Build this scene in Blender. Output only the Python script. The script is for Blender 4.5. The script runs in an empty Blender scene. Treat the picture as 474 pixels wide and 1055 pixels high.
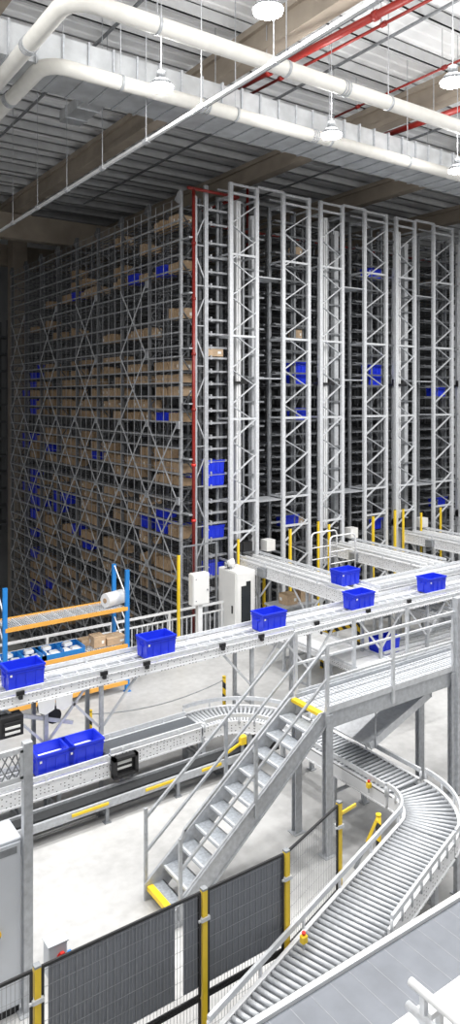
import bpy, math, random
from mathutils import Vector, Matrix
random.seed(7)
PI = math.pi
S = bpy.context.scene
COL = S.collection
H = 7.3                      # camera height above the floor
YAW = math.radians(34.85)

# ---------------------------------------------------------------- materials
def mat(name, col, rough=0.5, metal=0.0, noise=0.0, scale=8.0, bump=0.0, emit=None, estr=0.0, alpha=1.0):
    m = bpy.data.materials.new(name); m.use_nodes = True
    nt = m.node_tree; b = nt.nodes['Principled BSDF']
    b.inputs['Base Color'].default_value = (*col, 1)
    b.inputs['Roughness'].default_value = rough
    b.inputs['Metallic'].default_value = metal
    if noise or bump:
        tc = nt.nodes.new('ShaderNodeTexCoord'); n = nt.nodes.new('ShaderNodeTexNoise')
        n.inputs['Scale'].default_value = scale; n.inputs['Detail'].default_value = 5
        nt.links.new(tc.outputs['Object'], n.inputs['Vector'])
        if noise:
            r = nt.nodes.new('ShaderNodeValToRGB')
            r.color_ramp.elements[0].position = 0.3; r.color_ramp.elements[1].position = 0.7
            r.color_ramp.elements[0].color = (*[c * (1 - noise) for c in col], 1)
            r.color_ramp.elements[1].color = (*[min(1, c * (1 + noise * .6)) for c in col], 1)
            nt.links.new(n.outputs['Fac'], r.inputs['Fac']); nt.links.new(r.outputs['Color'], b.inputs['Base Color'])
        if bump:
            bp = nt.nodes.new('ShaderNodeBump'); bp.inputs['Strength'].default_value = bump; bp.inputs['Distance'].default_value = .02
            nt.links.new(n.outputs['Fac'], bp.inputs['Height']); nt.links.new(bp.outputs['Normal'], b.inputs['Normal'])
    if emit:
        b.inputs['Emission Color'].default_value = (*emit, 1); b.inputs['Emission Strength'].default_value = estr
    return m

M = dict(
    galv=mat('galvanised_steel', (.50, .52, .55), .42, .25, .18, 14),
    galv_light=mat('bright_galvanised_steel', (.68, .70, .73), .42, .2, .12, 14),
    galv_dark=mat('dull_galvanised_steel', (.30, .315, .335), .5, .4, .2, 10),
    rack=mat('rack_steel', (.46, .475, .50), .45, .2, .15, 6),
    rack_shaded=mat('shaded_rack_steel', (.17, .178, .19), .5, .25, .15, 6),  # rack steel again, with the shade inside the rows put into its colour
    roller=mat('roller_tube', (.56, .58, .61), .5, .25, .12, 14),
    wire=mat('net_wire', (.34, .35, .37), .5, .4, .05, 6),
    white=mat('white_painted_steel', (.80, .81, .82), .42, 0, .05, 6),
    plate=mat('perforated_white_frame', (.74, .75, .77), .45, .1, .1, 40),
    cream=mat('white_pipe_insulation', (.78, .77, .73), .55, 0, .06, 5),
    cabinet=mat('light_grey_enclosure', (.60, .63, .68), .4, 0, .04, 3),
    cabwhite=mat('white_enclosure', (.82, .82, .81), .4, 0, .03, 3),
    belt=mat('grey_belt', (.085, .093, .105), .55, 0, .15, 30),
    beltlight=mat('silver_belt', (.19, .205, .235), .5, .1, .12, 3),
    black=mat('black_plastic', (.018, .018, .02), .5, 0, .1, 8),
    rubber=mat('black_belt', (.028, .03, .033), .6, 0, .2, 12),
    yellow=mat('safety_yellow', (.92, .64, .03), .4, 0, .06, 8),
    red=mat('sprinkler_red', (.26, .018, .013), .4, 0, .1, 6),
    redb=mat('switch_red', (.75, .04, .03), .35),
    bluet=mat('blue_crate_plastic', (.016, .042, .72), .35, 0, .05, 4),
    bluer=mat('blue_rack_paint', (.02, .22, .62), .4, 0, .06, 4),
    orange=mat('orange_beam_paint', (.83, .42, .08), .45, 0, .06, 4),
    carton=mat('brown_cardboard', (.47, .33, .205), .8, 0, .14, 5),
    carton_b=mat('tan_cardboard', (.55, .40, .265), .8, 0, .14, 5),
    tape=mat('packing_tape', (.55, .42, .26), .3),
    paper=mat('white_paper', (.85, .85, .83), .7, 0, .05, 5),
    wrap=mat('white_plastic_wrap', (.82, .84, .87), .3, 0, .08, 9, .4),
    beamtan=mat('brown_concrete_beam', (.38, .325, .265), .85, 0, .2, 1.2, .2),
    purlin=mat('purlin_steel', (.58, .59, .60), .55, 0, .1, 3),
    deck=mat('white_roof_deck', (.86, .87, .88), .55, 0, .06, 1.5),
    duct=mat('galvanised_duct', (.56, .58, .60), .38, .4, .2, 2.5),
    wall=mat('wall_panel_grey', (.36, .37, .38), .7, 0, .08, 1),
    glass=mat('smoked_glass', (.03, .035, .04), .08),
    panel=mat('grey_screen_panel', (.22, .235, .265), .5, .1, .1, 3),
    lamp=mat('lamp_lens', (1, 1, 1), .4, emit=(1, .98, .95), estr=40),
    screen=mat('tread_grating', (.42, .45, .49), .5, .3, .25, 25),
    grating=mat('deck_grating', (.52, .54, .57), .5, .1, .12, 25),
    orange_light=mat('amber_plastic', (.9, .3, .03), .4),
)

def floor_mat():
    m = bpy.data.materials.new('polished_concrete'); m.use_nodes = True
    nt = m.node_tree; b = nt.nodes['Principled BSDF']; L = nt.links
    tc = nt.nodes.new('ShaderNodeTexCoord')
    n1 = nt.nodes.new('ShaderNodeTexNoise'); n1.inputs['Scale'].default_value = .55; n1.inputs['Detail'].default_value = 8
    n2 = nt.nodes.new('ShaderNodeTexNoise'); n2.inputs['Scale'].default_value = 6; n2.inputs['Detail'].default_value = 6
    mx = nt.nodes.new('ShaderNodeMix'); mx.data_type = 'FLOAT'; mx.inputs[0].default_value = .3
    L.new(tc.outputs['Object'], n1.inputs['Vector']); L.new(tc.outputs['Object'], n2.inputs['Vector'])
    L.new(n1.outputs['Fac'], mx.inputs[2]); L.new(n2.outputs['Fac'], mx.inputs[3])
    r = nt.nodes.new('ShaderNodeValToRGB')
    r.color_ramp.elements[0].position = .34; r.color_ramp.elements[0].color = (.38, .38, .378, 1)
    r.color_ramp.elements[1].position = .6; r.color_ramp.elements[1].color = (.56, .56, .557, 1)
    L.new(mx.outputs[0], r.inputs['Fac']); L.new(r.outputs['Color'], b.inputs['Base Color'])
    b.inputs['Roughness'].default_value = .42
    return m
M['floor'] = floor_mat()

def hazard_mat():
    m = bpy.data.materials.new('hazard_stripes'); m.use_nodes = True
    nt = m.node_tree; b = nt.nodes['Principled BSDF']; L = nt.links
    tc = nt.nodes.new('ShaderNodeTexCoord'); sp = nt.nodes.new('ShaderNodeSeparateXYZ')
    L.new(tc.outputs['Object'], sp.inputs[0])
    ad = nt.nodes.new('ShaderNodeMath'); ad.operation = 'ADD'
    L.new(sp.outputs[0], ad.inputs[0]); L.new(sp.outputs[2], ad.inputs[1])
    mu = nt.nodes.new('ShaderNodeMath'); mu.operation = 'MULTIPLY'; mu.inputs[1].default_value = 3.6
    fr = nt.nodes.new('ShaderNodeMath'); fr.operation = 'FRACT'
    gt = nt.nodes.new('ShaderNodeMath'); gt.operation = 'GREATER_THAN'; gt.inputs[1].default_value = .5
    L.new(ad.outputs[0], mu.inputs[0]); L.new(mu.outputs[0], fr.inputs[0]); L.new(fr.outputs[0], gt.inputs[0])
    mix = nt.nodes.new('ShaderNodeMix'); mix.data_type = 'RGBA'
    mix.inputs[6].default_value = (.86, .58, .02, 1); mix.inputs[7].default_value = (.02, .02, .02, 1)
    L.new(gt.outputs[0], mix.inputs[0]); L.new(mix.outputs[2], b.inputs['Base Color'])
    b.inputs['Roughness'].default_value = .45
    return m
M['hazard'] = hazard_mat()

# ---------------------------------------------------------------- mesh helper
class MB:
    def __init__(s): s.v = []; s.f = []; s.mi = []; s.sm = []
    def add(s, vs, fs, mi=0, smooth=False):
        o = len(s.v); s.v.extend([tuple(p) for p in vs])
        for f in fs: s.f.append([i + o for i in f]); s.mi.append(mi); s.sm.append(smooth)
        return s
    def box(s, x0, x1, y0, y1, z0, z1, mi=0):
        vs = [(x0, y0, z0), (x1, y0, z0), (x1, y1, z0), (x0, y1, z0), (x0, y0, z1), (x1, y0, z1), (x1, y1, z1), (x0, y1, z1)]
        return s.add(vs, [(0, 3, 2, 1), (4, 5, 6, 7), (0, 1, 5, 4), (1, 2, 6, 5), (2, 3, 7, 6), (3, 0, 4, 7)], mi)
    def cbox(s, c, d, mi=0):
        return s.box(c[0] - d[0] / 2, c[0] + d[0] / 2, c[1] - d[1] / 2, c[1] + d[1] / 2, c[2] - d[2] / 2, c[2] + d[2] / 2, mi)
    def rbox(s, x0, x1, y0, y1, z0, z1, b, mi=0):          # box with bevelled vertical edges and top edge
        def ring(i, z): return [(x0 + i + b, y0 + i, z), (x1 - i - b, y0 + i, z), (x1 - i, y0 + i + b, z), (x1 - i, y1 - i - b, z), (x1 - i - b, y1 - i, z), (x0 + i + b, y1 - i, z), (x0 + i, y1 - i - b, z), (x0 + i, y0 + i + b, z)]
        vs = ring(0, z0) + ring(0, z1 - b) + ring(b, z1); fs = [tuple(range(7, -1, -1)), tuple(range(16, 24))]
        for k in (0, 8):
            for i in range(8): j = (i + 1) % 8; fs.append((k + i, k + j, k + 8 + j, k + 8 + i))
        return s.add(vs, fs, mi)
    def bar(s, p, q, w, h, up=(0, 0, 1), mi=0):             # rectangular bar from p to q
        p, q = Vector(p), Vector(q); d = (q - p).normalized(); u = Vector(up)
        if abs(d.dot(u)) > .98: u = Vector((0, 1, 0))
        a = d.cross(u).normalized(); c = a.cross(d).normalized(); a *= w / 2; c *= h / 2
        vs = [p - a - c, p + a - c, p + a + c, p - a + c, q - a - c, q + a - c, q + a + c, q - a + c]
        return s.add(vs, [(3, 2, 1, 0), (4, 5, 6, 7), (0, 1, 5, 4), (1, 2, 6, 5), (2, 3, 7, 6), (3, 0, 4, 7)], mi)
    def tube(s, p, q, r, n=8, r2=None, mi=0):
        p, q = Vector(p), Vector(q); d = (q - p).normalized(); u = Vector((0, 0, 1)) if abs(d.z) < .9 else Vector((1, 0, 0))
        a = d.cross(u).normalized(); c = a.cross(d); r2 = r if r2 is None else r2
        vs = []
        for base, rr in ((p, r), (q, r2)):
            for i in range(n): t = 2 * PI * i / n; vs.append(base + a * rr * math.cos(t) + c * rr * math.sin(t))
        fs = [tuple(range(n - 1, -1, -1)), tuple(range(n, 2 * n))]
        s.add(vs, fs, mi); o = len(s.v) - 2 * n
        for i in range(n):
            j = (i + 1) % n; s.f.append([o + i, o + j, o + n + j, o + n + i]); s.mi.append(mi); s.sm.append(n > 5)
        return s
    def sweep(s, pts, r, n=10, mi=0):                       # round pipe along a polyline
        pts = [Vector(p) for p in pts]; rings = []; a = None
        for i, p in enumerate(pts):
            d = (pts[min(i + 1, len(pts) - 1)] - pts[max(i - 1, 0)]).normalized()
            if a is None:
                u = Vector((0, 0, 1)) if abs(d.z) < .9 else Vector((1, 0, 0)); a = d.cross(u).normalized()
            a = (a - d * a.dot(d)).normalized(); c = a.cross(d)
            rings.append([p + a * r * math.cos(2 * PI * k / n) + c * r * math.sin(2 * PI * k / n) for k in range(n)])
        o = len(s.v)
        for g in rings: s.v.extend([tuple(x) for x in g])
        for i in range(len(rings) - 1):
            for k in range(n):
                j = (k + 1) % n; s.f.append([o + i * n + k, o + i * n + j, o + (i + 1) * n + j, o + (i + 1) * n + k]); s.mi.append(mi); s.sm.append(True)
        s.f.append([o + k for k in range(n - 1, -1, -1)]); s.mi.append(mi); s.sm.append(False)
        s.f.append([o + (len(rings) - 1) * n + k for k in range(n)]); s.mi.append(mi); s.sm.append(False)
        return s
    def strip(s, pts, z0, z1, t, mi=0):                     # upright band (rectangular section) along a plan polyline
        pts = [Vector((p[0], p[1])) for p in pts]; n = len(pts); vs = []
        for i, p in enumerate(pts):
            d = (pts[min(i + 1, n - 1)] - pts[max(i - 1, 0)]).normalized(); nn = Vector((-d.y, d.x)) * t / 2
            for q, z in ((p + nn, z0), (p - nn, z0), (p - nn, z1), (p + nn, z1)): vs.append((q.x, q.y, z))
        fs = [(0, 1, 2, 3), tuple(4 * (n - 1) + k for k in (3, 2, 1, 0))]
        for i in range(n - 1):
            for k in range(4): j = (k + 1) % 4; fs.append((4 * i + j, 4 * i + k, 4 * i + 4 + k, 4 * i + 4 + j))
        return s.add(vs, fs, mi)
    def prism(s, poly, axis, a0, a1, mi=0):                 # polygon extruded along an axis
        def P(u, v, w): return {'x': (w, u, v), 'y': (u, w, v), 'z': (u, v, w)}[axis]
        n = len(poly); vs = [P(u, v, a0) for u, v in poly] + [P(u, v, a1) for u, v in poly]
        fs = [tuple(range(n)), tuple(range(2 * n - 1, n - 1, -1))] + [((i + 1) % n, i, n + i, n + (i + 1) % n) for i in range(n)]
        return s.add(vs, fs, mi)
    def build(s, name, m, parent=None, loc=None):
        me = bpy.data.meshes.new(name)
        off = Vector(loc) if loc is not None else Vector((0, 0, 0))
        me.from_pydata([tuple(Vector(p) - off) for p in s.v], [], s.f)
        ms = m if isinstance(m, (list, tuple)) else [m]
        for k in ms: me.materials.append(M[k])
        me.polygons.foreach_set('material_index', s.mi); me.polygons.foreach_set('use_smooth', s.sm)
        me.validate(); me.update()
        import bmesh
        b = bmesh.new(); b.from_mesh(me); bmesh.ops.recalc_face_normals(b, faces=b.faces); b.to_mesh(me); b.free()
        o = bpy.data.objects.new(name, me); COL.objects.link(o)
        if loc is not None: o.location = loc
        if parent is not None:
            o.parent = parent
            o.matrix_parent_inverse = Matrix.Translation(-Vector(parent.location))
        return o

def tag(o, label=None, cat=None, group=None, kind=None):
    if label: o['label'] = label
    if cat: o['category'] = cat
    if group: o['group'] = group
    if kind: o['kind'] = kind
    return o
def thing(name, label, cat, loc=(0, 0, 0), group=None):
    o = bpy.data.objects.new(name, None); COL.objects.link(o); o.location = loc; o.empty_display_size = .2
    return tag(o, label, cat, group)
def copy_tree(o, loc, rz=None, label=None, group=None):
    c = o.copy(); COL.objects.link(c); c.location = loc
    if rz is not None: c.rotation_euler = (0, 0, rz)
    if label: c['label'] = label
    if group: c['group'] = group
    for ch in [x for x in KIDS[o.name]]:
        d = ch.copy(); COL.objects.link(d); d.parent = c
        for g in KIDS.get(ch.name, []):
            e = g.copy(); COL.objects.link(e); e.parent = d
    return c
KIDS = {}
def kids(o, *ch): KIDS[o.name] = list(ch)
ORD = 'first second third fourth fifth sixth seventh eighth ninth tenth eleventh twelfth thirteenth fourteenth fifteenth sixteenth seventeenth eighteenth nineteenth twentieth'.split()
ORD += ['twenty-' + w for w in ORD[:9]] + ['thirtieth'] + ['thirty-' + w for w in ORD[:9]] + ['fortieth'] + ['forty-' + w for w in ORD[:9]]
def struct(o, label=None): return tag(o, label, None, None, 'structure')

# ---------------------------------------------------------------- camera, world
cam = bpy.data.cameras.new('camera'); co = bpy.data.objects.new('camera', cam); COL.objects.link(co)
co.location = (0, 0, H); co.rotation_euler = (PI / 2, 0, -YAW)
cam.sensor_fit = 'HORIZONTAL'; cam.sensor_width = 36; cam.lens = 36 * 743 / 474; cam.shift_y = -117.5 / 474
cam.clip_end = 300; cam.clip_start = .1
S.camera = co
w = bpy.data.worlds.new('world'); S.world = w; w.use_nodes = True
w.node_tree.nodes['Background'].inputs[0].default_value = (.9, .95, 1, 1)
w.node_tree.nodes['Background'].inputs[1].default_value = .3
vs_ = S.view_settings; vs_.view_transform = 'Standard'; vs_.look = 'None'; vs_.gamma = 1; vs_.use_curve_mapping = False
vs_.exposure = 0.56
S.cycles.use_denoising = True; S.cycles.max_bounces = 8; S.cycles.diffuse_bounces = 5; S.cycles.glossy_bounces = 3
S.cycles.sample_clamp_indirect = 6

# ---------------------------------------------------------------- room shell
struct(MB().box(-16, 46, -12, 18.75, -.35, 0).build('floor', 'floor'))
struct(MB().box(-16, 46, 18.75, 46, -4.7, -4.5).build('floor_lower', 'floor'))
struct(MB().box(-16, 46, 18.55, 18.75, -4.7, -.35).build('wall_pit', 'wall'))
ZR = 16.6
m = MB()                                                   # corrugated roof deck, ribs running along X
y = -12.0
while y < 46:
    for (a, b, z0, z1) in ((0, .2, 0, 0), (.2, .24, 0, .03), (.24, .34, .03, .03), (.34, .38, .03, 0)):
        m.add([(-16, y + a, ZR + z0), (46, y + a, ZR + z0), (46, y + b, ZR + z1), (-16, y + b, ZR + z1)], [(0, 1, 2, 3)])
    y += .38
struct(m.build('ceiling', 'deck'))
struct(MB().box(-16.2, -16, -12, 46, -4.7, 17.3).build('wall_left', 'wall'))
struct(MB().box(46, 46.2, -12, 46, -4.7, 17.3).build('wall_right', 'wall'))
struct(MB().box(-16, 46, 46, 46.2, -4.7, 17.3).build('wall_far', 'wall'))
struct(MB().box(-16, 46, -12.2, -12, 0, 17.3).build('wall_back', 'wall'))
for i, X in enumerate((-1.2, 4.6, 10.55, 16.4, 22.2, 28.0)):  # main roof beams along Y, I section of concrete
    b = MB().box(X - .2, X + .2, -12, 46, 15.5, 15.66).box(X - .11, X + .11, -12, 46, 15.66, 16.08).box(X - .22, X + .22, -12, 46, 16.08, 16.24)
    struct(b.build('ceiling_beam', 'beamtan'), 'brown concrete roof beam running towards the far end of the hall')
for Y in (31.8, 38.5):
    struct(MB().box(-16, 46, Y - .25, Y + .25, 14.35, 15.45).build('ceiling_beam', 'beamtan'), 'brown cross beam under the dark roof behind the rack')
for k in range(24):                                        # purlins along X: C section
    Y = 2.0 + 1.55 * k
    struct(MB().box(-16, 46, Y - .02, Y + .02, 16.26, 16.58).box(-16, 46, Y - .02, Y + .12, 16.26, 16.28).box(-16, 46, Y - .02, Y + .12, 16.56, 16.58).build('ceiling_purlin', 'purlin'))
struct(MB().box(11.95, 12.7, 36.6, 37.4, -4.5, 15.5).build('column_concrete', 'beamtan'), 'brown concrete roof column behind the far end of the netted rack')
struct(MB().box(9.6, 10.3, 36.6, 37.4, -4.5, 15.5).build('column_concrete', 'beamtan'), 'brown concrete roof column left of the far end of the netted rack')
for k, (X, Y0, Y1) in enumerate(((13.4, 10, 31), (19.3, 8, 30), (7.6, 9, 31))):   # light steel bridging lines under the purlins
    struct(MB().bar((X, Y0, 16.2), (X, Y1, 16.2), .06, .06).build('ceiling_tie', 'galv_dark'))

# ---------------------------------------------------------------- ceiling services
def elbow_path(x_end, xc, yc, y_end, z, R=.45, n=7):
    pts = [(x_end, yc, z), (xc + R, yc, z)]
    for k in range(1, n): a = PI / 2 * k / n; pts.append((xc + R - R * math.sin(a), yc + R - R * math.cos(a), z))
    pts += [(xc, yc + R, z), (xc, y_end, z)]
    return pts
def ins_pipe(xc, yc, z, r, label, rings):
    t = thing('insulated_pipe', label, 'pipe', (xc, yc, z), 'white insulated ceiling pipes')
    MB().sweep(elbow_path(30, xc, yc, 34, z), r, 14).build('pipe_run', 'cream', t)
    for (p, ax) in rings:
        for dd in (-.07, 0, .07):
            q = (p[0] + dd, p[1], z) if ax == 'x' else (p[0], p[1] + dd, z)
            e = (q[0] + .03, q[1], z) if ax == 'x' else (q[0], q[1] + .03, z)
            MB().tube(q, e, r + .02, 14).build('coupling_band', 'galv', t)
    for X in [xc + 1.6 + 2.9 * k for k in range(6)]:
        MB().tube((X, yc, z + r), (X, yc, ZR), .012, 5).build('hanger_rod', 'galv', t)
        MB().tube((X - .03, yc, z), (X + .03, yc, z), r + .012, 14).build('hanger_ring', 'galv', t)
    return t
ins_pipe(5.05, 13.5, 13.8, .155, 'white insulated pipe along the lower edge of the rectangular duct', [((11.9, 13.5), 'x'), ((8.7, 13.5), 'x'), ((5.05, 15.6), 'y')])
ins_pipe(4.55, 11.05, 13.8, .155, 'white insulated pipe above the duct, higher of the two pipes in view', [((10.6, 11.05), 'x'), ((4.55, 13.0), 'y')])

t = thing('air_duct', 'rectangular galvanised air duct with ribbed side running under the roof', 'duct', (10, 14.3, 13.9))
MB().box(3.0, 32, 13.75, 14.95, 13.86, 14.52).build('duct_body', 'duct', t)
for k in range(52):
    X = 3.3 + .55 * k
    f = MB().box(X - .02, X + .02, 13.70, 13.75, 13.84, 14.56).box(X - .02, X + .02, 14.95, 15.0, 13.84, 14.56).box(X - .02, X + .02, 13.75, 14.95, 13.83, 13.86).box(X - .02, X + .02, 13.75, 14.95, 14.52, 14.56)
    f.build('duct_flange', 'galv', t)
for X in (6, 10, 14, 18):
    MB().tube((X, 15.0, 14.5), (X, 15.0, ZR), .012, 5).build('hanger_rod', 'galv', t)
# second branch duct hanging farther back
t = thing('branch_duct', 'small galvanised duct hung behind the big duct near the brown beam', 'duct', (8.2, 17, 15))
MB().box(7.7, 8.3, 15.6, 19.5, 15.1, 15.4).build('duct_body', 'duct', t)
for k in range(5): MB().box(7.67, 8.33, 15.8 + .8 * k, 15.84 + .8 * k, 15.07, 15.43).build('duct_flange', 'galv', t)
MB().tube((8, 17, 15.4), (8, 17, ZR), .012, 5).build('hanger_rod', 'galv', t)

TX, TZ = 7.35, 12.8
t = thing('cable_trunking', 'long white cable trunking hung on rods in front of the netted rack', 'trunking', (TX, 15, TZ))
MB().box(TX - .035, TX + .035, 5.5, 27, TZ - .03, TZ + .03).build('trunking_channel', 'white', t)
MB().box(TX + .045, TX + .075, 5.5, 27, TZ - .02, TZ + .015).build('trunking_lip', 'galv_dark', t)
for k in range(9):
    Y = 7.1 + 2.2 * k
    MB().tube((TX, Y, TZ + .05), (TX, Y, ZR), .011, 5).build('hanger_rod', 'galv', t)
    MB().box(TX - .05, TX + .05, Y - .1, Y + .1, TZ - .045, TZ + .04).build('clamp_bracket', 'galv_light', t)

def fire_pipe(p, q, r, label, every=3.0):
    t = thing('sprinkler_pipe', label, 'pipe', p, 'red ceiling sprinkler pipes')
    MB().tube(p, q, r, 12).build('pipe_run', 'red', t)
    P, Q = Vector(p), Vector(q); L = (Q - P).length; k = 1.0
    while k < L:
        c = P + (Q - P) * k / L; e = c + (Q - P).normalized() * .12
        MB().tube(c, e, r + .025, 12).build('pipe_coupling', 'red', t)
        MB().tube(c + Vector((0, 0, r)), (c.x, c.y, ZR), .01, 5).build('hanger_rod', 'galv', t)
        k += every
    return t
def at(px, py, z):                                         # world point seen at a photo pixel at height z
    d = 743 * (H - z) / (py - 410.0); r = (px - 237) / 743 * d; s, c = math.sin(YAW), math.cos(YAW)
    return (s * d + c * r, c * d - s * r, z)
def atY(px, py, Y):
    s, c = math.sin(YAW), math.cos(YAW); t_ = (px - 237) / 743
    d = Y / (c - s * t_); return (d * (s + c * t_), Y, H + (410 - py) / 743 * d)
fire_pipe(at(244, 91, 14.9), at(425, -4, 15.2), .085, 'thick red sprinkler main under the white roof deck')
fire_pipe(at(258, 97, 15.0), at(452, -5, 15.3), .035, 'thin red sprinkler pipe beside the thick red main')
a = at(480, 110, 15.0); b = at(395, 140, 15.0)
fire_pipe(a, b, .085, 'red sprinkler pipe below the brown beam near the rightmost lamp')
fire_pipe(at(342, 122, 15.6), at(474, 62, 15.6), .03, 'thin red sprinkler pipe crossing above the white upper pipe')

# high bay lamps: a regular grid; the five in view have fixtures
LZ = 13.1
lamps = []
names = {(6.65, 8.55): 'round high bay lamp at the top edge between the beams', (6.65, 11.8): 'round high bay lamp glowing against the ribbed duct',
         (10.95, 11.8): 'round high bay lamp hanging in front of the long duct', (10.95, 8.55): 'round high bay lamp by the white roof deck, farther from the duct',
         (15.3, 11.8): 'round high bay lamp at the right edge beside the lower white pipe'}
for X in (-6.4, -2.05, 2.3, 6.65, 10.95, 15.3, 19.6, 24):
    for Y in (2.05, 5.3, 8.55, 11.8):
        li = bpy.data.lights.new('high_bay_light', 'AREA'); li.shape = 'DISK'; li.size = .5; li.energy = {-4.5: 0, -1.2: 0, 2.05: 42, 5.3: 46, 8.55: 92, 11.8: 158}[Y] * (1.25 if X > 12 else 1.12 if X < 7 and Y > 8 else 1); li.color = (1, .985, .96); li.spread = math.radians(165)
        lo = bpy.data.objects.new('high_bay_light', li); COL.objects.link(lo); lo.location = (X, Y, LZ - .03)
        pl = bpy.data.lights.new('added_uplight', 'POINT'); pl.energy = 84; pl.shadow_soft_size = .35; pl.color = (1, .985, .96)  # extra point light, added above each lamp to brighten the roof
        po = bpy.data.objects.new('added_uplight', pl); COL.objects.link(po); po.location = (X, Y, LZ + .75)
        if (X, Y) in names:
            t = thing('high_bay_lamp', names[(X, Y)], 'lamp', (X, Y, LZ), 'high bay ceiling lamps')
            MB().tube((X, Y, LZ + .02), (X, Y, LZ + .14), .24, 20, .15).tube((X, Y, LZ + .14), (X, Y, LZ + .3), .09, 14).build('lamp_housing', 'galv_dark', t)
            MB().tube((X, Y, LZ - .02), (X, Y, LZ + .02), .22, 20).build('lamp_lens', 'lamp', t)
            MB().tube((X, Y, LZ + .3), (X, Y, ZR), .01, 5).build('hanger_rod', 'galv', t)
# ---------------------------------------------------------------- crates and cartons (prototypes)
def crate_mesh(L, W, Hh):
    b = MB(); t_ = .018; ti = .018
    def rect(i, z, e=0): return [(-L / 2 + i - e, -W / 2 + i - e, z), (L / 2 - i + e, -W / 2 + i - e, z), (L / 2 - i + e, W / 2 - i + e, z), (-L / 2 + i - e, W / 2 - i + e, z)]
    vs = rect(ti, 0) + rect(0, Hh) + rect(t_, Hh) + rect(t_ + ti, .02)
    fs = [(3, 2, 1, 0)]
    for k in (0, 4, 8):
        for i in range(4): j = (i + 1) % 4; fs.append((k + i, k + j, k + 4 + j, k + 4 + i))
    fs.append((12, 13, 14, 15)); b.add(vs, fs)
    for x in (-L * .26, 0, L * .26):                        # stiffening ribs
        for sy in (-1, 1): b.cbox((x, sy * (W / 2 - .002), Hh * .42), (.02, .014, Hh * .66))
    for sx in (-1, 1): b.cbox((sx * (L / 2 - .002), 0, Hh * .4), (.014, .02, Hh * .6))
    return b
def make_crate(label, L=.66, W=.44, Hh=.40):
    t = thing('storage_crate', label, 'crate', (0, 0, 0))
    a = crate_mesh(L, W, Hh).build('crate_body', 'bluet', t)
    r = MB()
    for z0, z1, e in ((Hh - .035, Hh, .014), (Hh - .085, Hh - .07, .010)):
        for sy in (-1, 1): r.cbox((0, sy * (W / 2 + e / 2 - .004), (z0 + z1) / 2), (L + 2 * e, e + .006, z1 - z0))
        for sx in (-1, 1): r.cbox((sx * (L / 2 + e / 2 - .004), 0, (z0 + z1) / 2), (e + .006, W, z1 - z0))
    a2 = r.build('crate_rim', 'bluet', t)
    gr = []
    for sx in (-1, 1):                                      # grip recess frames on the short sides
        h = MB()
        for (y, z, dy, dz) in ((0, Hh * .74, .15, .012), (0, Hh * .58, .15, .012), (-.075, Hh * .66, .012, .07), (.075, Hh * .66, .012, .07)):
            h.cbox((sx * (L / 2 + .001), y, z), (.016, dy, dz))
        gr.append(h.build('crate_grip', 'bluet', t))
    l = MB().cbox((-L * .42, -W / 2 - .003, Hh * .72), (.035, .012, .035))
    a4 = l.build('barcode_label', 'paper', t)
    kids(t, a, a2, *gr, a4)
    return t
crate0 = make_crate('tmp'); crate_used = [False]
def crate(loc, label, group, rz=0):
    if not crate_used[0]:
        crate_used[0] = True; crate0.location = loc; crate0.rotation_euler = (0, 0, rz)
        tag(crate0, label, None, group); return crate0
    return copy_tree(crate0, loc, rz, label, group)
def carton_mb(lab=True):
    b = MB().rbox(-.5, .5, -.5, .5, 0, 1, .012)
    b.box(-.06, .06, -.505, .505, .994, 1.004, 1)
    b.box(-.505, -.499, -.06, .06, .78, 1, 1).box(-.06, .06, -.505, -.499, .78, 1, 1)
    if lab: b.box(-.508, -.499, .12, .38, .32, .62, 2).box(.15, .36, -.508, -.499, .3, .6, 2)
    return b
_ct = [carton_mb(False).build('carton', ['carton', 'tape', 'paper']), carton_mb(True).build('carton', ['carton_b', 'tape', 'paper']), carton_mb(False).build('carton', ['carton_b', 'tape', 'paper'])]
ct_used = [0, 0, 0]
def carton(loc, dims, label, group, rz=0, kind=None):
    k = kind if kind is not None else random.choice((0, 0, 1, 2))
    o = _ct[k]
    if ct_used[k]: o = o.copy(); COL.objects.link(o)
    ct_used[k] = 1
    o.location = loc; o.scale = dims; o.rotation_euler = (0, 0, rz)
    return tag(o, label, 'carton', group)

# ---------------------------------------------------------------- the netted rack (row 0) and rows behind
X0 = 11.55
LV = [212, 227, 247, 262, 277, 292, 308, 327, 342, 356, 367, 381, 394, 408, 422, 435, 450, 462, 475, 488.5, 502, 517, 529, 540, 557, 574, 596, 609, 624, 640]
ZL = [H + (410 - y) / 33.2 for y in LV]
ZB = -4.5                                                   # the racks stand on a lower floor than the conveyors
ZL += [ZL[-1] - .5 * k for k in range(1, 10)]
YC = [19.28 + 2.02 * k for k in range(9)]                   # column lines
r0 = thing('storage_rack', 'tall galvanised rack with netted side wall full of cartons and blue crates', 'rack', (X0, YC[0], 0), 'automated storage racks')
for k, Y in enumerate(YC):
    b = MB().box(X0 - .03, X0 + .06, Y - .04, Y + .04, ZB, 13.75)
    b.prism([(Y - .03, 13.75), (Y + .03, 13.75), (Y + .26, 13.55), (Y + .26, 13.49), (Y + .04, 13.35), (Y - .03, 13.35)], 'x', X0 - .06, X0 - .04)
    b.box(X0 - .1, X0 + .1, Y - .09, Y + .09, ZB, ZB + .02)
    b.build('upright', 'rack' if k == 0 else 'rack_shaded', r0)
    for X in (12.24, 13.05):
        MB().box(X - .05, X + .05, Y - .05, Y + .05, ZB, 13.6).build('upright', 'rack_shaded', r0)
    f = MB(); z = ZB + .3; s = 0
    while z < 13.0:                                        # zigzag bracing of each upright frame
        f.bar((X0 + .05, Y, z + (0 if s else .75)), (12.2, Y, z + (.75 if s else 0)), .035, .035); z += .75; s = 1 - s
    f.build('frame_bracing', 'rack_shaded', r0)
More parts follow.
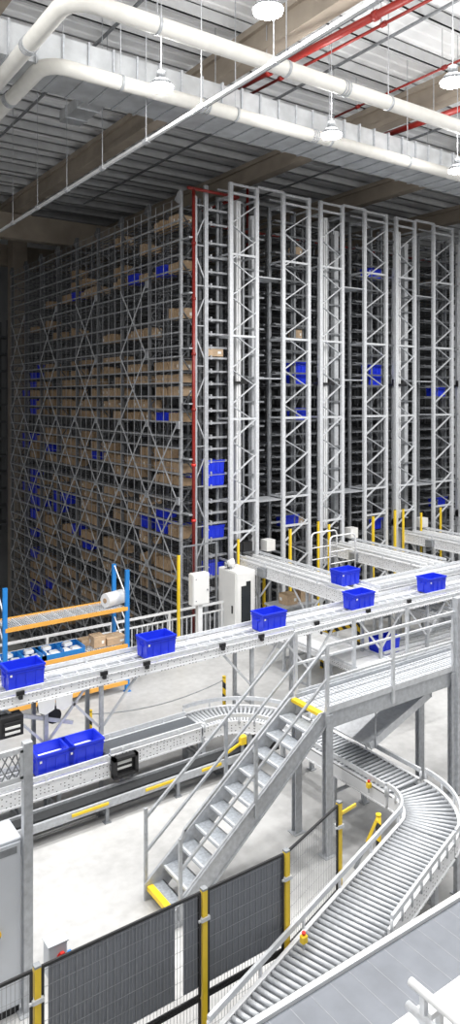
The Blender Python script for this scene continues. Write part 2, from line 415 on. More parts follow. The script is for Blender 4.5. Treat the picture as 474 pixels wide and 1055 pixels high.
for i, z in enumerate(ZL):
    hh = .028
    MB().box(X0 - .085, X0 - .045, YC[0] - .1, YC[-1] + .1, z - hh, z + hh * .6).box(X0 - .045, X0, YC[0] - .1, YC[-1] + .1, z + hh * .3, z + hh * .6).build('beam', 'rack', r0)
    sh = MB()
    for X in (11.75, 11.98, 12.2): sh.box(X - .03, X + .03, YC[0] - .2, YC[-1] + .1, z - .015, z)
    for X in (12.6,): sh.box(X - .03, X + .03, YC[0] - .2, YC[-1] + .1, z - .03, z)
    for Y in YC: sh.box(X0, 13.05, Y - .02, Y + .02, z - .085, z - .045)
    sh.build('shelf', 'rack_shaded', r0)
    MB().box(12.24, 13.1, YC[0] - .32, YC[0] - .22, z - .07, z - .01).box(12.45, 12.5, YC[0] - .34, YC[0] - .2, z - .09, z + .05).build('shelf_arm', 'rack', r0)
zones = [(11.08, 8.74, 1), (8.74, 6.46, 1), (6.46, 4.1, 0), (4.1, 1.8, 0), (1.8, -.5, 0), (-.5, -2.8, 0), (-2.8, -4.45, 0)]
for (za, zb, alt) in zones:
    for k in range(8):
        if alt and k % 2 == 0: continue
        for (z1, z2) in ((za, zb), (zb, za)):
            MB().bar((X0 - .10 - (.012 if z1 > z2 else 0), YC[k] + .05, z1), (X0 - .10 - (.012 if z1 > z2 else 0), YC[k + 1] - .05, z2), .012, .055).build('diagonal_brace', 'galv_light', r0)
        MB().box(X0 - .12, X0 - .07, YC[k] - .09, YC[k] + .09, za - .12, za + .12).build('gusset_plate', 'galv', r0)
net = MB()
Y = YC[0] + .33
while Y < YC[-1]:
    net.tube((X0 - .13, Y, ZB + .1), (X0 - .13, Y, 13.5), .011, 4); Y += .505
z = ZB + .3
while z < 13.5:
    net.tube((X0 - .13, YC[0], z), (X0 - .13, YC[-1], z), .007, 4); z += .93
net.build('safety_net', 'wire', r0)
# front of row 0: closing frame between the corner and the first lift tower
for X in (11.86, 12.27):
    MB().box(X - .065, X + .065, 18.9, 19.0, ZB, 13.95 if X > 12 else 13.55).build('front_upright', 'galv', r0)
fb = MB(); z = ZB + .4; s = 0
while z < 13.2:
    fb.bar((11.86, 18.95, z + (0 if s else .9)), (12.27, 18.95, z + (.9 if s else 0)), .03, .035); z += 1.25; s = 1 - s
    fb.box(11.86, 12.27, 18.93, 18.96, z - .12, z - .09)
fb.build('front_bracing', 'galv', r0)

def rack_row(x0, x1, label, hasx):
    t = thing('storage_rack', label, 'rack', (x0, 19.2, 0), 'automated storage racks')
    xs = [x0, (x0 + x1) / 2 - .25, (x0 + x1) / 2 + .25, x1]
    YY = [19.25 + 2.02 * k for k in range(7)]
    for X in xs:
        for Y in YY:
            MB().box(X - .035, X + .035, Y - .04, Y + .04, ZB, 13.6).build('upright', 'rack_shaded', t)
    for z in ZL:
        b = MB()
        for X in (x0, x0 + .5, x1 - .5, x1): b.box(X - .025, X + .025, YY[0] - .3, YY[-1] + .1, z - .03, z + .015)
        for Y in YY: b.box(x0, x1, Y - .02, Y + .02, z - .085, z - .05)
        b.box(x0, x1, YY[0] - .32, YY[0] - .27, z - .06, z)
        b.build('shelf', 'rack_shaded', t)
    for k in range(0, 6, 2):
        b = MB(); z = .4; s = 0
        while z < 12.8:
            b.bar((xs[1], YY[k], z + (0 if s else .9)), (xs[2], YY[k], z + (.9 if s else 0)), .03, .03); z += .9; s = 1 - s
        b.build('frame_bracing', 'rack_shaded', t)
    return t
PX = 3.74
for k in range(4):
    rack_row(15.05 + PX * k, 17.42 + PX * k, 'galvanised rack row behind the %s pair of lift towers from the netted corner' % ['first', 'second', 'third', 'fourth'][k], 0)
# a darker rack beyond the far end of the netted wall
rb = thing('storage_rack', 'dark rack with blue crates glimpsed past the far end of the netted wall', 'rack', (11, 38.2, 0), 'automated storage racks')
for X in (8.2, 9.6, 11.0, 12.4, 13.8):
    for Y in (38.9, 40.1): MB().box(X - .05, X + .05, Y - .05, Y + .05, 0, 11.5).build('upright', 'rack_shaded', rb)
for k in range(12):
    z = .5 + .92 * k
    MB().box(8.2, 13.8, 38.84, 38.9, z - .06, z + .03).box(8.2, 13.8, 40.1, 40.16, z - .06, z + .03).box(8.2, 13.8, 38.9, 40.1, z - .02, z + .01).build('shelf', 'rack_shaded', rb)
    for j, X in enumerate((8.6, 9.25, 9.95, 10.6)):
        if (k * 3 + j) % 4 in (0, 2) and k < 10:
            crate((X, 39.15, z + .01 + .0), 'blue crate on %s shelf of the dark far rack, %s along' % (ORD[11 - k], ORD[j]), 'blue crates on the far rack')

# contents of the netted side wall: c = cartons, b = blue crate, one letter per half bay from the near corner
TAB = ['................', 'cc..c...........', '..c.....c.......', '....c..cc.......', 'cbcbc.ccbc.c....', '................', '...........c.c..',
       'c.......c.c.....', '..cc.c..........', '................', '....cc.cc..cb...', 'cc.c.cc.c.cc.b..', 'ccccc.cccc..cb..', 'cc..ccc.cc.cccb.',
       '..cc.c.ccc.ccb..', 'cbccc.ccc.c.cb..', '................', '.......c..cc....', '.cc..cc.cc.ccbb.', 'ccccccbccc.b.cb.', 'cc.cc...cccc.c..',
       '................', '..c.cc.cc.c..b..', '.bcc.ccc.cc.cb..', 'cbbcc.cc.bb.cbb.', '..c...cc..b.bb..', '.cc.cc.cbc.ccb..', '.cc.cc.bcc.cc...', '..c..c.c..cc.b..', '................']
TAB += ['.....cc.cc.ccb..', '....c.ccc.cc.c..', '......cc.ccbcc..', '........cc.cbb..', '.........ccccb..', '..........cc.c..', '............cc..', '................', '................']
items = []
for i, row in enumerate(TAB):
    up = ZL[i] - (ZL[i - 1] if i else 13.9)
    room = abs(up) - .12
    for hb, ch in enumerate(row):
        y0 = YC[hb // 2] + .12 + (hb % 2) * .93
        if ch == 'b': items.append(('b', i, y0 + .45, hb, 0, room))
        elif ch == 'c':
            n = random.choice((2, 3, 3))
            for q in range(n): items.append(('c', i, y0 + .9 * (q + .5) / n + random.uniform(-.02, .02), hb, .9 / n, room))
cs = [it for it in items if it[0] == 'c']; cs.sort(key=lambda e: e[2])
cnt = {}; far = MB()
for n, it in enumerate(cs):
    _, i, y, hb, wd, room = it
    dy = min(wd - .05, random.choice((.26, .3, .36))) ; dz = min(room, random.choice((.24, .3, .34, .38))); dx = .42
    if n < 262:
        k = cnt[i] = cnt.get(i, 0) + 1
        carton((11.9, y, ZL[i]), (dx, dy, dz), 'brown carton behind the netting on %s shelf from top, %s from rack corner' % (ORD[i], ORD[k - 1]), 'cartons behind the side netting')
    else:
        far.rbox(11.69, 12.1, y - dy / 2, y + dy / 2, ZL[i], ZL[i] + dz, .01)
o = far.build('carton_pile', 'carton')
tag(o, 'distant brown cartons crowded at the far end of the netted rack', 'cartons', None, 'stuff')
cnt = {}
for it in sorted([e for e in items if e[0] == 'b'], key=lambda e: e[2]):
    _, i, y, hb, wd, room = it
    k = cnt[i] = cnt.get(i, 0) + 1
    c = crate((11.9, y, ZL[i]), 'blue crate behind the netting on %s shelf from top, %s from rack corner' % (ORD[i], ORD[k - 1]), 'blue crates behind the side netting', PI / 2)
    c.scale = (1, 1, min(1, room / .40))

# crates and cartons at the open front of the rows
def front_crate(px, py, Y, label): 
    x, y, z = atY(px, py, Y); zz = min(ZL, key=lambda q: abs(q - z)); crate((x, Y + .2, zz + .001), label, 'blue crates at the rack fronts')
front_crate(222, 489, 18.98, 'blue crate at the rack corner, upper of the stacked pair')
front_crate(222, 503, 18.98, 'blue crate at the rack corner just below another blue crate')
front_crate(204, 503, 19.5, 'blue crate behind the corner uprights, half hidden next to the lower crate of the pair')
front_crate(222, 557, 18.98, 'blue crate alone on a lower shelf at the rack corner above the white cabinet')
front_crate(204, 557, 19.5, 'blue crate on a lower shelf, tucked behind the corner uprights')
front_crate(222, 591, 18.98, 'blue crate on the lowest visible shelf at the rack corner behind the glass screen')
for (px, py, nm) in ((310, 379, 'upper blue crate of two behind the right frame of the first tower pair'), (310, 394, 'lower blue crate of two behind the right frame of the first tower pair'), (311, 435, 'blue crate lowest behind the first tower pair frame'),
                     (386, 294, 'topmost blue crate behind the second tower pair'), (387, 383, 'upper blue crate of the middle pair behind the second tower pair'), (387, 396, 'lower blue crate of the middle pair behind the second tower pair'),
                     (453, 409, 'blue crate high behind the third tower pair frame'), (388, 546, 'blue crate near the base of the second tower pair'), (300, 545, 'blue crate deep inside the first aisle near its base'), (455, 525, 'blue crate low behind the third tower pair')):
    front_crate(px, py, 19.15, nm)
def front_carton(px, py, Y, d, label):
    x, y, z = atY(px, py, Y); zz = min(ZL, key=lambda q: abs(q - z)); carton((x, Y + .2, zz + .021), d, label, 'cartons at the rack fronts', 0, 1)
front_carton(222, 374, 18.98, (.6, .4, .27), 'brown carton with white label alone on the corner shelf beside the first tower')
front_carton(308, 268, 19.15, (.3, .4, .3), 'brown carton near the top behind the first tower pair')
front_carton(308, 344, 19.15, (.28, .4, .3), 'brown carton above the blue crates behind the first tower pair')
front_carton(308, 546, 19.15, (.45, .4, .25), 'brown carton low behind the first tower pair by the outfeed conveyor')

# red sprinkler riser at the rack corner
DPX = atY(255, 160, 24)[0]
t = thing('sprinkler_riser', 'red sprinkler riser running up the rack corner with branches along the rack top', 'pipe', (11.7, 18.78, 0))
MB().tube((11.72, 18.78, 0), (11.72, 18.78, 13.75), .055, 10).build('riser_pipe', 'red', t)
MB().tube((11.5, 18.78, 13.72), (13.4, 18.78, 13.72), .05, 8).build('branch_pipe', 'red', t)
MB().tube((13.4, 18.78, 13.72), (13.4, 21.5, 13.72), .05, 8).tube((13.4, 21.5, 13.45), (30, 21.5, 13.45), .05, 8).tube((13.4, 21.5, 13.45), (13.4, 21.5, 13.72), .05, 8).build('branch_pipe', 'red', t)
MB().tube((DPX, 24, 13.32), (DPX, 24, 16.5), .06, 8).build('drop_pipe', 'red', t)
for z in (1.5, 3.5, 5.2, 6.9, 8.6, 10.3, 12):
    MB().tube((11.72, 18.78, z), (11.72, 18.78, z + .08), .075, 10).build('pipe_coupling', 'redb' if z < 6 else 'red', t)
    MB().box(11.55, 11.72, 18.76, 19.2, z + .2, z + .24).build('pipe_bracket', 'galv', t)

# ---------------------------------------------------------------- lift towers in front of every aisle
YL = 18.42
def tower(xa, xb, label, mast, dy=.75):
    t = thing('lift_tower', label, 'lift tower', ((xa + xb) / 2, YL, 0), 'lift towers in front of the aisles')
    zt = 14.02
    for X in (xa, xb):
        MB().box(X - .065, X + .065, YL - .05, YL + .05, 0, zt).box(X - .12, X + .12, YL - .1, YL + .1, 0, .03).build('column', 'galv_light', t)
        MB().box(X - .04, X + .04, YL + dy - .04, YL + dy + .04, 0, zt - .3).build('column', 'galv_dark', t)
    k = 0; z = .35
    while z + .565 < zt - .5:
        br = MB()
        if k % 2 == 0: br.bar((xa + .06, YL - .02, z), (xb - .06, YL - .02, z + .62), .03, .065, (0, 1, 0)); m_ = 'galv_light'
        else: br.bar((xb - .06, YL + .03, z), (xa + .06, YL + .03, z + .5), .03, .05, (0, 1, 0)); m_ = 'galv'
        br.build('diagonal_brace', m_, t); z += .565; k += 1
    for z in (3.1, 4.05, 6.65, 9.25, 11.8, 13.7, 13.98):
        MB().box(xa, xb, YL - .04, YL + .02, z - .04, z + .025).build('cross_bar', 'galv_light', t)
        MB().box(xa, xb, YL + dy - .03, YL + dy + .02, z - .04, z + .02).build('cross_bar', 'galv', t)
    for z in (2.2, 4.05, 6.65, 9.25, 11.8, 13.6):
        for X in (xa, xb): MB().box(X - .02, X + .02, YL, YL + dy, z - .03, z + .03).build('tie_bar', 'galv', t)
    if mast:
        xm = xa + (xb - xa) * mast
        MB().box(xm - .085, xm + .085, YL + .35, YL + .6, 1.5, 13.6).box(xm - .02, xm + .02, YL + .31, YL + .35, 1.5, 13.5).build('lift_mast', 'white', t)
        MB().box(xm - .3, xm - .2, YL + .35, YL + .45, 1.5, 12.2).build('guide_rail', 'galv_light', t)
        c = MB().box(xa + .12, xb - .12, YL + .25, YL + .7, 7.75, 7.83).box(xa + .14, xa + .3, YL + .2, YL + .34, 7.83, 8.0).box(xb - .35, xb - .16, YL + .25, YL + .4, 7.83, 7.98)
        c.build('lift_carriage', 'black', t)
        d = MB().tube((xm - .22, YL - .02, 2.62), (xm - .22, YL + .4, 2.62), .16, 12).box(xm - .1, xm + .25, YL - .05, YL + .4, 2.45, 2.75).tube((xm + .2, YL, 2.9), (xm + .2, YL + .3, 2.9), .09, 10)
        d.build('drive_motor', 'black', t)
    return t
plate_l = ['first', 'second', 'third', 'fourth']
for k in range(4):
    ox = PX * k
    if 12.85 + ox > 24.5: continue
    a = tower(12.85 + ox, 13.86 + ox, 'galvanised lattice lift tower beside the aisle, near side of the %s tower pair' % plate_l[k], .55)
    if 15.0 + ox < 24.6:
        tower(14.95 + ox, 16.05 + ox, 'galvanised lattice lift tower beyond the aisle gap, far side of the %s tower pair' % plate_l[k], 0)
    g = thing('aisle_gangway', 'aisle gap with grey landing plates and mast in the %s tower pair' % plate_l[k], 'gangway', (14.4 + ox, YL, 0), 'gangways between lift towers')
    MB().box(13.86 + ox, 14.95 + ox, YL - .06, YL - .01, 13.98, 14.06).build('head_bar', 'galv_light', g)
    for z in (4.0, 7.95, 11.2):
        MB().box(13.94 + ox, 14.87 + ox, YL - .02, YL + .8, z - .04, z).build('landing_plate', 'galv', g)
    for (dx, yy, zt) in ((.38, .95, 13.4), (.02, 1.3, 11.6)):
        MB().box(14.1 + dx + ox - .1, 14.1 + dx + ox + .1, YL + yy, YL + yy + .2, 0, zt).box(14.1 + dx + ox - .14, 14.1 + dx + ox + .14, YL + yy + .02, YL + yy + .1, zt - .15, zt).build('shuttle_mast', 'galv_light', g)
    for X in (13.98, 14.83):
        b = MB()
        for z in ZL[1:]:
            b.box(X + ox - .03, X + ox + .03, YL + .85, YL + 9, z - .06, z - .01)
        b.build('shuttle_rail', 'rack_shaded', g)
    for z in ZL[1:34:2]: MB().box(13.98 + ox, 14.83 + ox, YL + .86, YL + .9, z - .22, z - .16).build('rail_crosstie', 'galv_dark', g)
    if k < 3: MB().box(14.25 + ox, 14.6 + ox, YL - .03, YL + .3, 2.35, 2.7).build('control_box', 'cabwhite', g)
# ---------------------------------------------------------------- conveyors
def slotted_mat():
    m = mat('slotted_white_frame', (.72, .73, .75), .42, .1)
    nt = m.node_tree; b = nt.nodes['Principled BSDF']; L = nt.links
    tc = nt.nodes.new('ShaderNodeTexCoord'); sp = nt.nodes.new('ShaderNodeSeparateXYZ'); L.new(tc.outputs['Object'], sp.inputs[0])
    def mth(op, a, v=None, b_=None):
        n = nt.nodes.new('ShaderNodeMath'); n.operation = op; L.new(a, n.inputs[0])
        if v is not None: n.inputs[1].default_value = v
        if b_ is not None: L.new(b_, n.inputs[1])
        return n.outputs[0]
    ux = mth('LESS_THAN', mth('FRACT', mth('MULTIPLY', sp.outputs[0], 14.0)), .3)
    uz = mth('LESS_THAN', mth('FRACT', mth('MULTIPLY', sp.outputs[2], 19.0)), .3)
    v = nt.nodes.new('ShaderNodeTexWhiteNoise'); v.noise_dimensions = '2D'
    cb = nt.nodes.new('ShaderNodeCombineXYZ')
    L.new(mth('FLOOR', mth('MULTIPLY', sp.outputs[0], 14.0)), cb.inputs[0]); L.new(mth('FLOOR', mth('MULTIPLY', sp.outputs[2], 19.0)), cb.inputs[1])
    L.new(cb.outputs[0], v.inputs['Vector'])
    hole = mth('MULTIPLY', mth('MULTIPLY', ux, None, uz), None, mth('GREATER_THAN', v.outputs['Value'], .5))
    mx = nt.nodes.new('ShaderNodeMix'); mx.data_type = 'RGBA'
    mx.inputs[6].default_value = (.80, .81, .83, 1); mx.inputs[7].default_value = (.06, .06, .065, 1)
    L.new(hole, mx.inputs[0]); L.new(mx.outputs[2], b.inputs['Base Color'])
    return m
M['slotted'] = slotted_mat()
_build = MB.build
def lbuild(self, name, m, t):                               # child given in the thing's own coordinates
    o = _build(self, name, m); o.parent = t; return o

def leg_frame(t, u, W, z, mname='galv', deep=0):
    for v in (.06, W - .06):
        lbuild(MB().box(u - .035, u + .035, v - .035, v + .035, -z + .0, -.16).box(u - .07, u + .07, v - .07, v + .07, -z, -z + .02), 'leg', mname, t)
    lbuild(MB().box(u - .02, u + .02, .06, W - .06, -z + .35 * z, -z + .35 * z + .05), 'cross_bar', mname, t)
    lbuild(MB().box(u - .02, u + .02, .06, W - .06, -.24, -.18), 'cross_bar', mname, t)
    if z > 1.8:
        for s_ in (-1, 1): lbuild(MB().bar((u + .04 * s_, .06, -.95), (u + .75 * s_, .06, -.17), .03, .045), 'knee_brace', 'galv_light', t)

def conveyor(name, label, p0, rz, L, W, z, legs, bed='rollers', guard=.12, fh=.2, group=None, pitch=.1, cat='conveyor', braces=False):
    t = thing(name, label, cat, (p0[0], p0[1], z), group); t.rotation_euler = (0, 0, rz)
    for v, s in ((0, 'near'), (W, 'far')):
        b = MB().box(0, L, v - .025, v + .025, -fh, .02).box(0, L, v - .04, v + .04, -fh - .01, -fh + .02).box(0, L, v - .04, v + .04, .005, .03)
        lbuild(b, 'side_frame', 'slotted', t)
        if guard:
            g = MB().box(0, L, v - .02, v + .02, guard - .05, guard + .02); u = .25
            while u < L: g.box(u - .02, u + .02, v - .035, v - .01, -.02, guard); u += 1.15
            lbuild(g, 'guard_rail', 'galv_light', t)
    if bed == 'belt' or bed == 'silver':
        lbuild(MB().box(0, L, .05, W - .05, -.04, .025).tube((0, .05, -.03), (0, W - .05, -.03), .055, 12).tube((L, .05, -.03), (L, W - .05, -.03), .055, 12), 'conveyor_belt', 'belt' if bed == 'belt' else 'beltlight', t)
        lbuild(MB().box(0, L, .03, .06, .02, .035).box(0, L, W - .06, W - .03, .02, .035), 'belt_edge_strip', 'galv_light', t)
    elif bed == 'strip':
        for v in (.12, W - .12): lbuild(MB().box(0, L, v - .05, v + .05, -.05, .02), 'strap_belt', 'white', t)
        b = MB(); u = .1
        while u < L: b.tube((u, .03, -.02), (u, W - .03, -.02), .025, 6); u += .3
        o = lbuild(b, 'rollers', 'galv_light', t); o['kind'] = 'stuff'
        lbuild(MB().box(0, L, .03, W - .03, -.12, -.1), 'bed_plate', 'galv', t)
        for q in (.28, .5, .72): lbuild(MB().box(0, L, W * q - .018, W * q + .018, -.06, .012), 'guide_rail', 'galv_light', t)
    elif bed == 'plate':
        u = 0
        while u < L - .05:
            lbuild(MB().box(u + .008, min(u + .9, L) - .008, .03, W - .03, -.02, .02), 'cover_plate', 'white', t); u += .9
    else:
        n = int(L / pitch)
        if n <= 100:
            for k in range(n):
                u = (k + .5) * L / n
                lbuild(MB().tube((u, .03, -.005), (u, W - .03, -.005), .027, 8), 'roller', 'roller', t)
        else:
            b = MB()
            for k in range(n): u = (k + .5) * L / n; b.tube((u, .03, -.005), (u, W - .03, -.005), .027, 8)
            o = lbuild(b, 'rollers', 'galv_light', t); o['kind'] = 'stuff'
        lbuild(MB().box(0, L, .03, W - .03, -.13, -.11), 'bed_plate', 'galv', t)
    for u in legs: leg_frame(t, u, W, z)
    return t

# upper main line: carries the blue crates across the picture
MZ = 2.14
mainY0, mainW = 12.33, .75
def Xat(px, Y): return atY(px, 500, Y)[0]
lg = [Xat(p, 12.4) - 2.0 for p in (47, 104, 259, 318, 392, 440)]
tm = conveyor('upper_conveyor', 'long white upper conveyor carrying blue crates across the hall', (2.0, mainY0), 0, 24.0, mainW, MZ, lg, 'strip', .11, .15)
for k, px in enumerate((20, 106, 150, 228, 268, 325, 378, 420)):   # black sensors along the near frame
    u = Xat(px, mainY0) - 2.0
    lbuild(MB().box(u - .07, u + .07, -.07, -.03, .03, .1).box(u - .03, u + .03, -.1, -.03, -.03, .04), 'photo_sensor', 'black', tm)
u = Xat(10, mainY0) - 2.0
lbuild(MB().box(u - .2, u + .2, -.12, .12, -.62, -.28).box(u - .14, u + .14, -.16, -.12, -.56, -.36), 'drive_motor', 'black', tm)
lbuild(MB().box(u - .13, u + .13, -.17, -.16, -.46, -.42).box(u - .13, u + .13, -.17, -.16, -.55, -.51), 'motor_label', 'paper', tm)
u = Xat(48, 12.8) - 2.0
lbuild(MB().tube((u, .1, -.55), (u, .6, -.55), .14, 14), 'tension_drum', 'black', tm)
lbuild(MB().bar((u - 1.1, .1, -.2), (u + .35, .1, -.75), .04, .07), 'diagonal_strut', 'galv_light', tm)
for px in (47, 65):
    u = Xat(px, mainY0) - 2.0
    lbuild(MB().prism([(u - .16, -.16), (u + .16, -.16), (u + .14, -.36), (u - .02, -.42), (u - .14, -.36)], 'y', -.06, -.035), 'leg_gusset', 'white', tm)
conveyor('upper_conveyor', 'white upper conveyor line behind and parallel to the main crate line', (14.0, 13.5), 0, 11.5, .72, MZ + .02, [1.0, 3.3, 5.6, 8], 'strip', .1, .2)
for nm, px, py, lb in ((0, 28, 711, 'blue crate on the upper conveyor at the left edge in front of the blue shelving'), (1, 167, 681, 'blue crate on the upper conveyor between the blue shelving and the white cabinet'),
                       (2, 284, 650, 'blue crate on the upper conveyor in front of the tall white cabinet'), (3, 377, 628, 'blue crate on the upper conveyor, second from the right edge'), (4, 452, 608, 'blue crate on the upper conveyor nearest the right edge')):
    x = Xat(px, 12.47); crate((x, 12.71, MZ + .021), lb, 'blue crates on the upper conveyor')
crate((13.48, 14.0, MZ + .222), 'blue crate on the first outfeed conveyor just before it joins the upper line', 'blue crates on the upper conveyor')

# outfeed conveyors from the towers down to the upper line
for k in range(3):
    x = 13.05 + PX * k; y1 = 18.3; y0 = 13.12 if k == 0 else 14.25
    t = conveyor('outfeed_conveyor', 'white outfeed conveyor running out of the %s tower pair to the upper line' % plate_l[k], (x, y1), -PI / 2, y1 - y0, .85 if k == 0 else 1.15, MZ + .14, [1.0, 3.2], 'strip', .12, .3, 'outfeed conveyors')
    for q in (.26, .55): lbuild(MB().box(0, y1 - y0, q, q + .04, .0, .08), 'lane_rail', 'white', t)
    lbuild(MB().box(1.2, 1.5, -.16, -.03, -.25, -.02).tube((1.35, -.1, -.3), (1.35, -.1, -.12), .05, 8), 'sensor_box', 'galv_dark', t)
# ---- lower line at the left: belt, then roller curve, straight, second curve, merge
LZ0 = .92; LY = 11.75; LW = .58
tb = conveyor('roller_conveyor', 'lower roller conveyor at the left carrying two blue crates', (3.0, LY), 0, Xat(112, LY) - 3.0, LW, LZ0 - .1, [1.0, Xat(62, LY) - 3], 'rollers', .12, .24)
b0 = Xat(112, LY) + .03
tb2 = conveyor('belt_conveyor', 'short dark grey belt conveyor between the crate line and the roller curve', (b0, LY), 0, Xat(207, LY) - b0, LW, LZ0, [.5, 1.9], 'belt', .1, .24)
lbuild(MB().box(.0, .06, -.16, -.03, -.32, .0).box(.42, .48, -.16, -.03, -.32, 0).box(.0, .48, -.16, -.03, -.36, -.3).box(0, .48, -.16, -.03, -.05, .0).box(.05, .43, -.08, -.04, -.3, -.05), 'drive_motor', ['black'], tb2)
lbuild(MB().box(.1, .38, -.09, -.08, -.15, -.1).box(.1, .38, -.09, -.08, -.24, -.2), 'motor_label', 'paper', tb2)
for px, lb in ((58, 'blue crate on the lower conveyor nearest the left edge post'), (89, 'blue crate on the lower conveyor touching the crate left of it, beside the grey belt')):
    o = crate((Xat(px, LY + .1), LY + .31, LZ0 - .1 + .024), lb, 'blue crates on the lower conveyor')
    g = MB().rbox(o.location.x - .26, o.location.x + .26, LY + .13, LY + .49, LZ0 - .05, LZ0 + .17, .03).build('wrapped_goods', 'wrap')
    tag(g, 'white wrapped goods inside the ' + ('crate nearest the left edge post' if px < 70 else 'crate beside the grey belt'), 'goods', 'goods in crates')

def path_conveyor(name, label, pts, W, z, legs, nroll, rail=True, fh=.2, group=None, gin=True, gout=True, trimY=None, gh=.14):
    """pts: centre line (x, y) samples; rollers lie across it"""
    c0 = pts[0]
    t = thing(name, label, 'conveyor', (c0[0], c0[1], z), group)
    P = [Vector((p[0] - c0[0], p[1] - c0[1])) for p in pts]; n = len(P)
    def nrm(i):
        d = (P[min(i + 1, n - 1)] - P[max(i - 1, 0)]).normalized(); return Vector((-d.y, d.x))
    def off(e): return [P[i] + nrm(i) * e for i in range(n)]
    for e, g in ((W / 2, gin), (-W / 2, gout)):
        q = off(e)
        if trimY is not None: q = [v for v in q if v.y + c0[1] > trimY]
        if len(q) < 2: continue
        lbuild(MB().strip(q, -fh, .03, .05).strip(q, -fh - .012, -fh + .012, .08), 'side_frame', 'slotted', t)
        if g:
            s_ = 1 if e > 0 else -1
            q2 = off(e + s_ * .03)
            if trimY is not None: q2 = [v for v in q2 if v.y + c0[1] > trimY]
            b = MB().strip(q2, gh - .02, gh + .05, .035)
            for i in range(0, len(q2), max(1, len(q2) // 5)): b.tube((q2[i].x, q2[i].y, -.02), (q2[i].x, q2[i].y, gh), .02, 6)
            lbuild(b, 'guard_rail', 'galv_light', t)
    Ltot = [0]
    for i in range(1, n): Ltot.append(Ltot[-1] + (P[i] - P[i - 1]).length)
    for k in range(nroll):
        s = (k + .5) / nroll * Ltot[-1]; i = max(j for j in range(n) if Ltot[j] <= s); i = min(i, n - 2)
        f = (s - Ltot[i]) / (Ltot[i + 1] - Ltot[i]); p = P[i].lerp(P[i + 1], f); nn = nrm(i).lerp(nrm(i + 1), f).normalized()
        a, b_ = p + nn * (W / 2 - .03), p - nn * (W / 2 - .03)
        if trimY is not None and a.y < b_.y: a, b_ = b_, a
        if trimY is not None:
            if a.y + c0[1] < trimY + .06: continue
            if b_.y + c0[1] < trimY: f2 = (trimY - c0[1] - a.y) / (b_.y - a.y); b_ = a.lerp(b_, f2)
        lbuild(MB().tube((a.x, a.y, -.004), (b_.x, b_.y, -.004), .029, 8, .027), 'roller', 'roller', t)
    bp = MB()
    qa, qb = off(W / 2 - .03), off(-W / 2 + .03)
    for i in range(n - 1):
        va = [qa[i], qa[i + 1], qb[i + 1], qb[i]]
        if trimY is not None:
            lim = trimY - c0[1]
            for (u_, v_) in ((0, 3), (1, 2)):
                if va[u_].y < va[v_].y: u_, v_ = v_, u_
                if va[v_].y < lim < va[u_].y: va[v_] = va[u_].lerp(va[v_], (lim - va[u_].y) / (va[v_].y - va[u_].y))
            if any(v.y < lim - .001 for v in va): continue
        bp.add([(v.x, v.y, zz) for zz in (-.12, -.10) for v in va], [(3, 2, 1, 0), (4, 5, 6, 7), (0, 1, 5, 4), (2, 3, 7, 6)])
    lbuild(bp, 'bed_plate', 'galv_dark', t)
    for i in legs:
        nn = nrm(i)
        for e in (W / 2 - .03, -W / 2 + .03):
            q = P[i] + nn * e
            if trimY is not None and q.y + c0[1] < trimY + .05: continue
            lbuild(MB().cbox((q.x, q.y, (-z - .15) / 2), (.07, .07, z - .15)).cbox((q.x, q.y, -z + .01), (.14, .14, .02)), 'leg', 'galv', t)
        qa_, qb_ = P[i] + nn * (W / 2 - .03), P[i] - nn * (W / 2 - .03)
        lbuild(MB().bar((qa_.x, qa_.y, -z * .55), (qb_.x, qb_.y, -z * .55), .04, .05), 'cross_bar', 'galv', t)
    return t
def arc(cx, cy, R, a0, a1, n): return [(cx + R * math.cos(math.radians(a0 + (a1 - a0) * k / n)), cy + R * math.sin(math.radians(a0 + (a1 - a0) * k / n))) for k in range(n + 1)]
xb = Xat(207, LY) + .03
cx, cy = 7.75, 10.75; Rm = (LY + LW / 2) - cy + 0.02
XS = cx + Rm                                                # centre line of the run under the platform
path_conveyor('roller_curve', 'roller curve turning from the lower conveyor towards the stair platform', [(xb, LY + LW / 2 + .02), (cx, LY + LW / 2 + .02)] + arc(cx, cy, Rm, 90, 0, 14)[1:], .74, LZ0, [0, 8], 30)
path_conveyor('roller_conveyor', 'straight roller conveyor passing under the stair platform', [(XS, cy - .03), (XS, 9.3), (XS, 8.05)], .78, LZ0 + .02, [0, 1], 29)
C2 = (XS - .39 - .64, 7.98)
W2 = .80; Rc = .64 + W2 / 2
pc = arc(C2[0], C2[1], Rc, 0, -72, 14)
path_conveyor('roller_curve', 'large shiny roller curve right of the stairs bending back past the yellow fence', pc, W2, LZ0 + .03, [3, 11], 15, gh=.16)
dv = Vector((-math.cos(math.radians(18)), -math.sin(math.radians(18))))
e0 = Vector(pc[-1]) + dv * .02
pm = [tuple(e0 + dv * (.3 * k)) for k in range(20)]
BY1 = 5.84
path_conveyor('merge_conveyor', 'angled roller conveyor tapering into the wide silver belt along the fence', pm, W2, LZ0 + .03, [2, 6, 10], 62, trimY=BY1 + .08, gh=.16)
if True:
    for (px, py, z, lb) in ((380, 808, 1.0, 'yellow emergency stop box on the guard of the large roller curve'), (313, 966, 1.1, 'yellow emergency stop box on the merge conveyor guard beside the fence post')):
        x, y, zz = at(px, py, z)
        t = thing('emergency_stop', lb, 'switch', (x, y, z), 'emergency stop boxes')
        MB().rbox(x - .04, x + .04, y - .035, y + .035, z - .05, z + .03, .01).build('switch_box', 'yellow', t)
        MB().tube((x, y, z + .03), (x, y, z + .045), .014, 10).tube((x, y, z + .045), (x, y, z + .062), .024, 12).build('push_button', 'redb', t)
        MB().box(x - .012, x + .012, y - .012, y + .012, z - .14, z - .05).build('switch_bracket', 'galv', t)

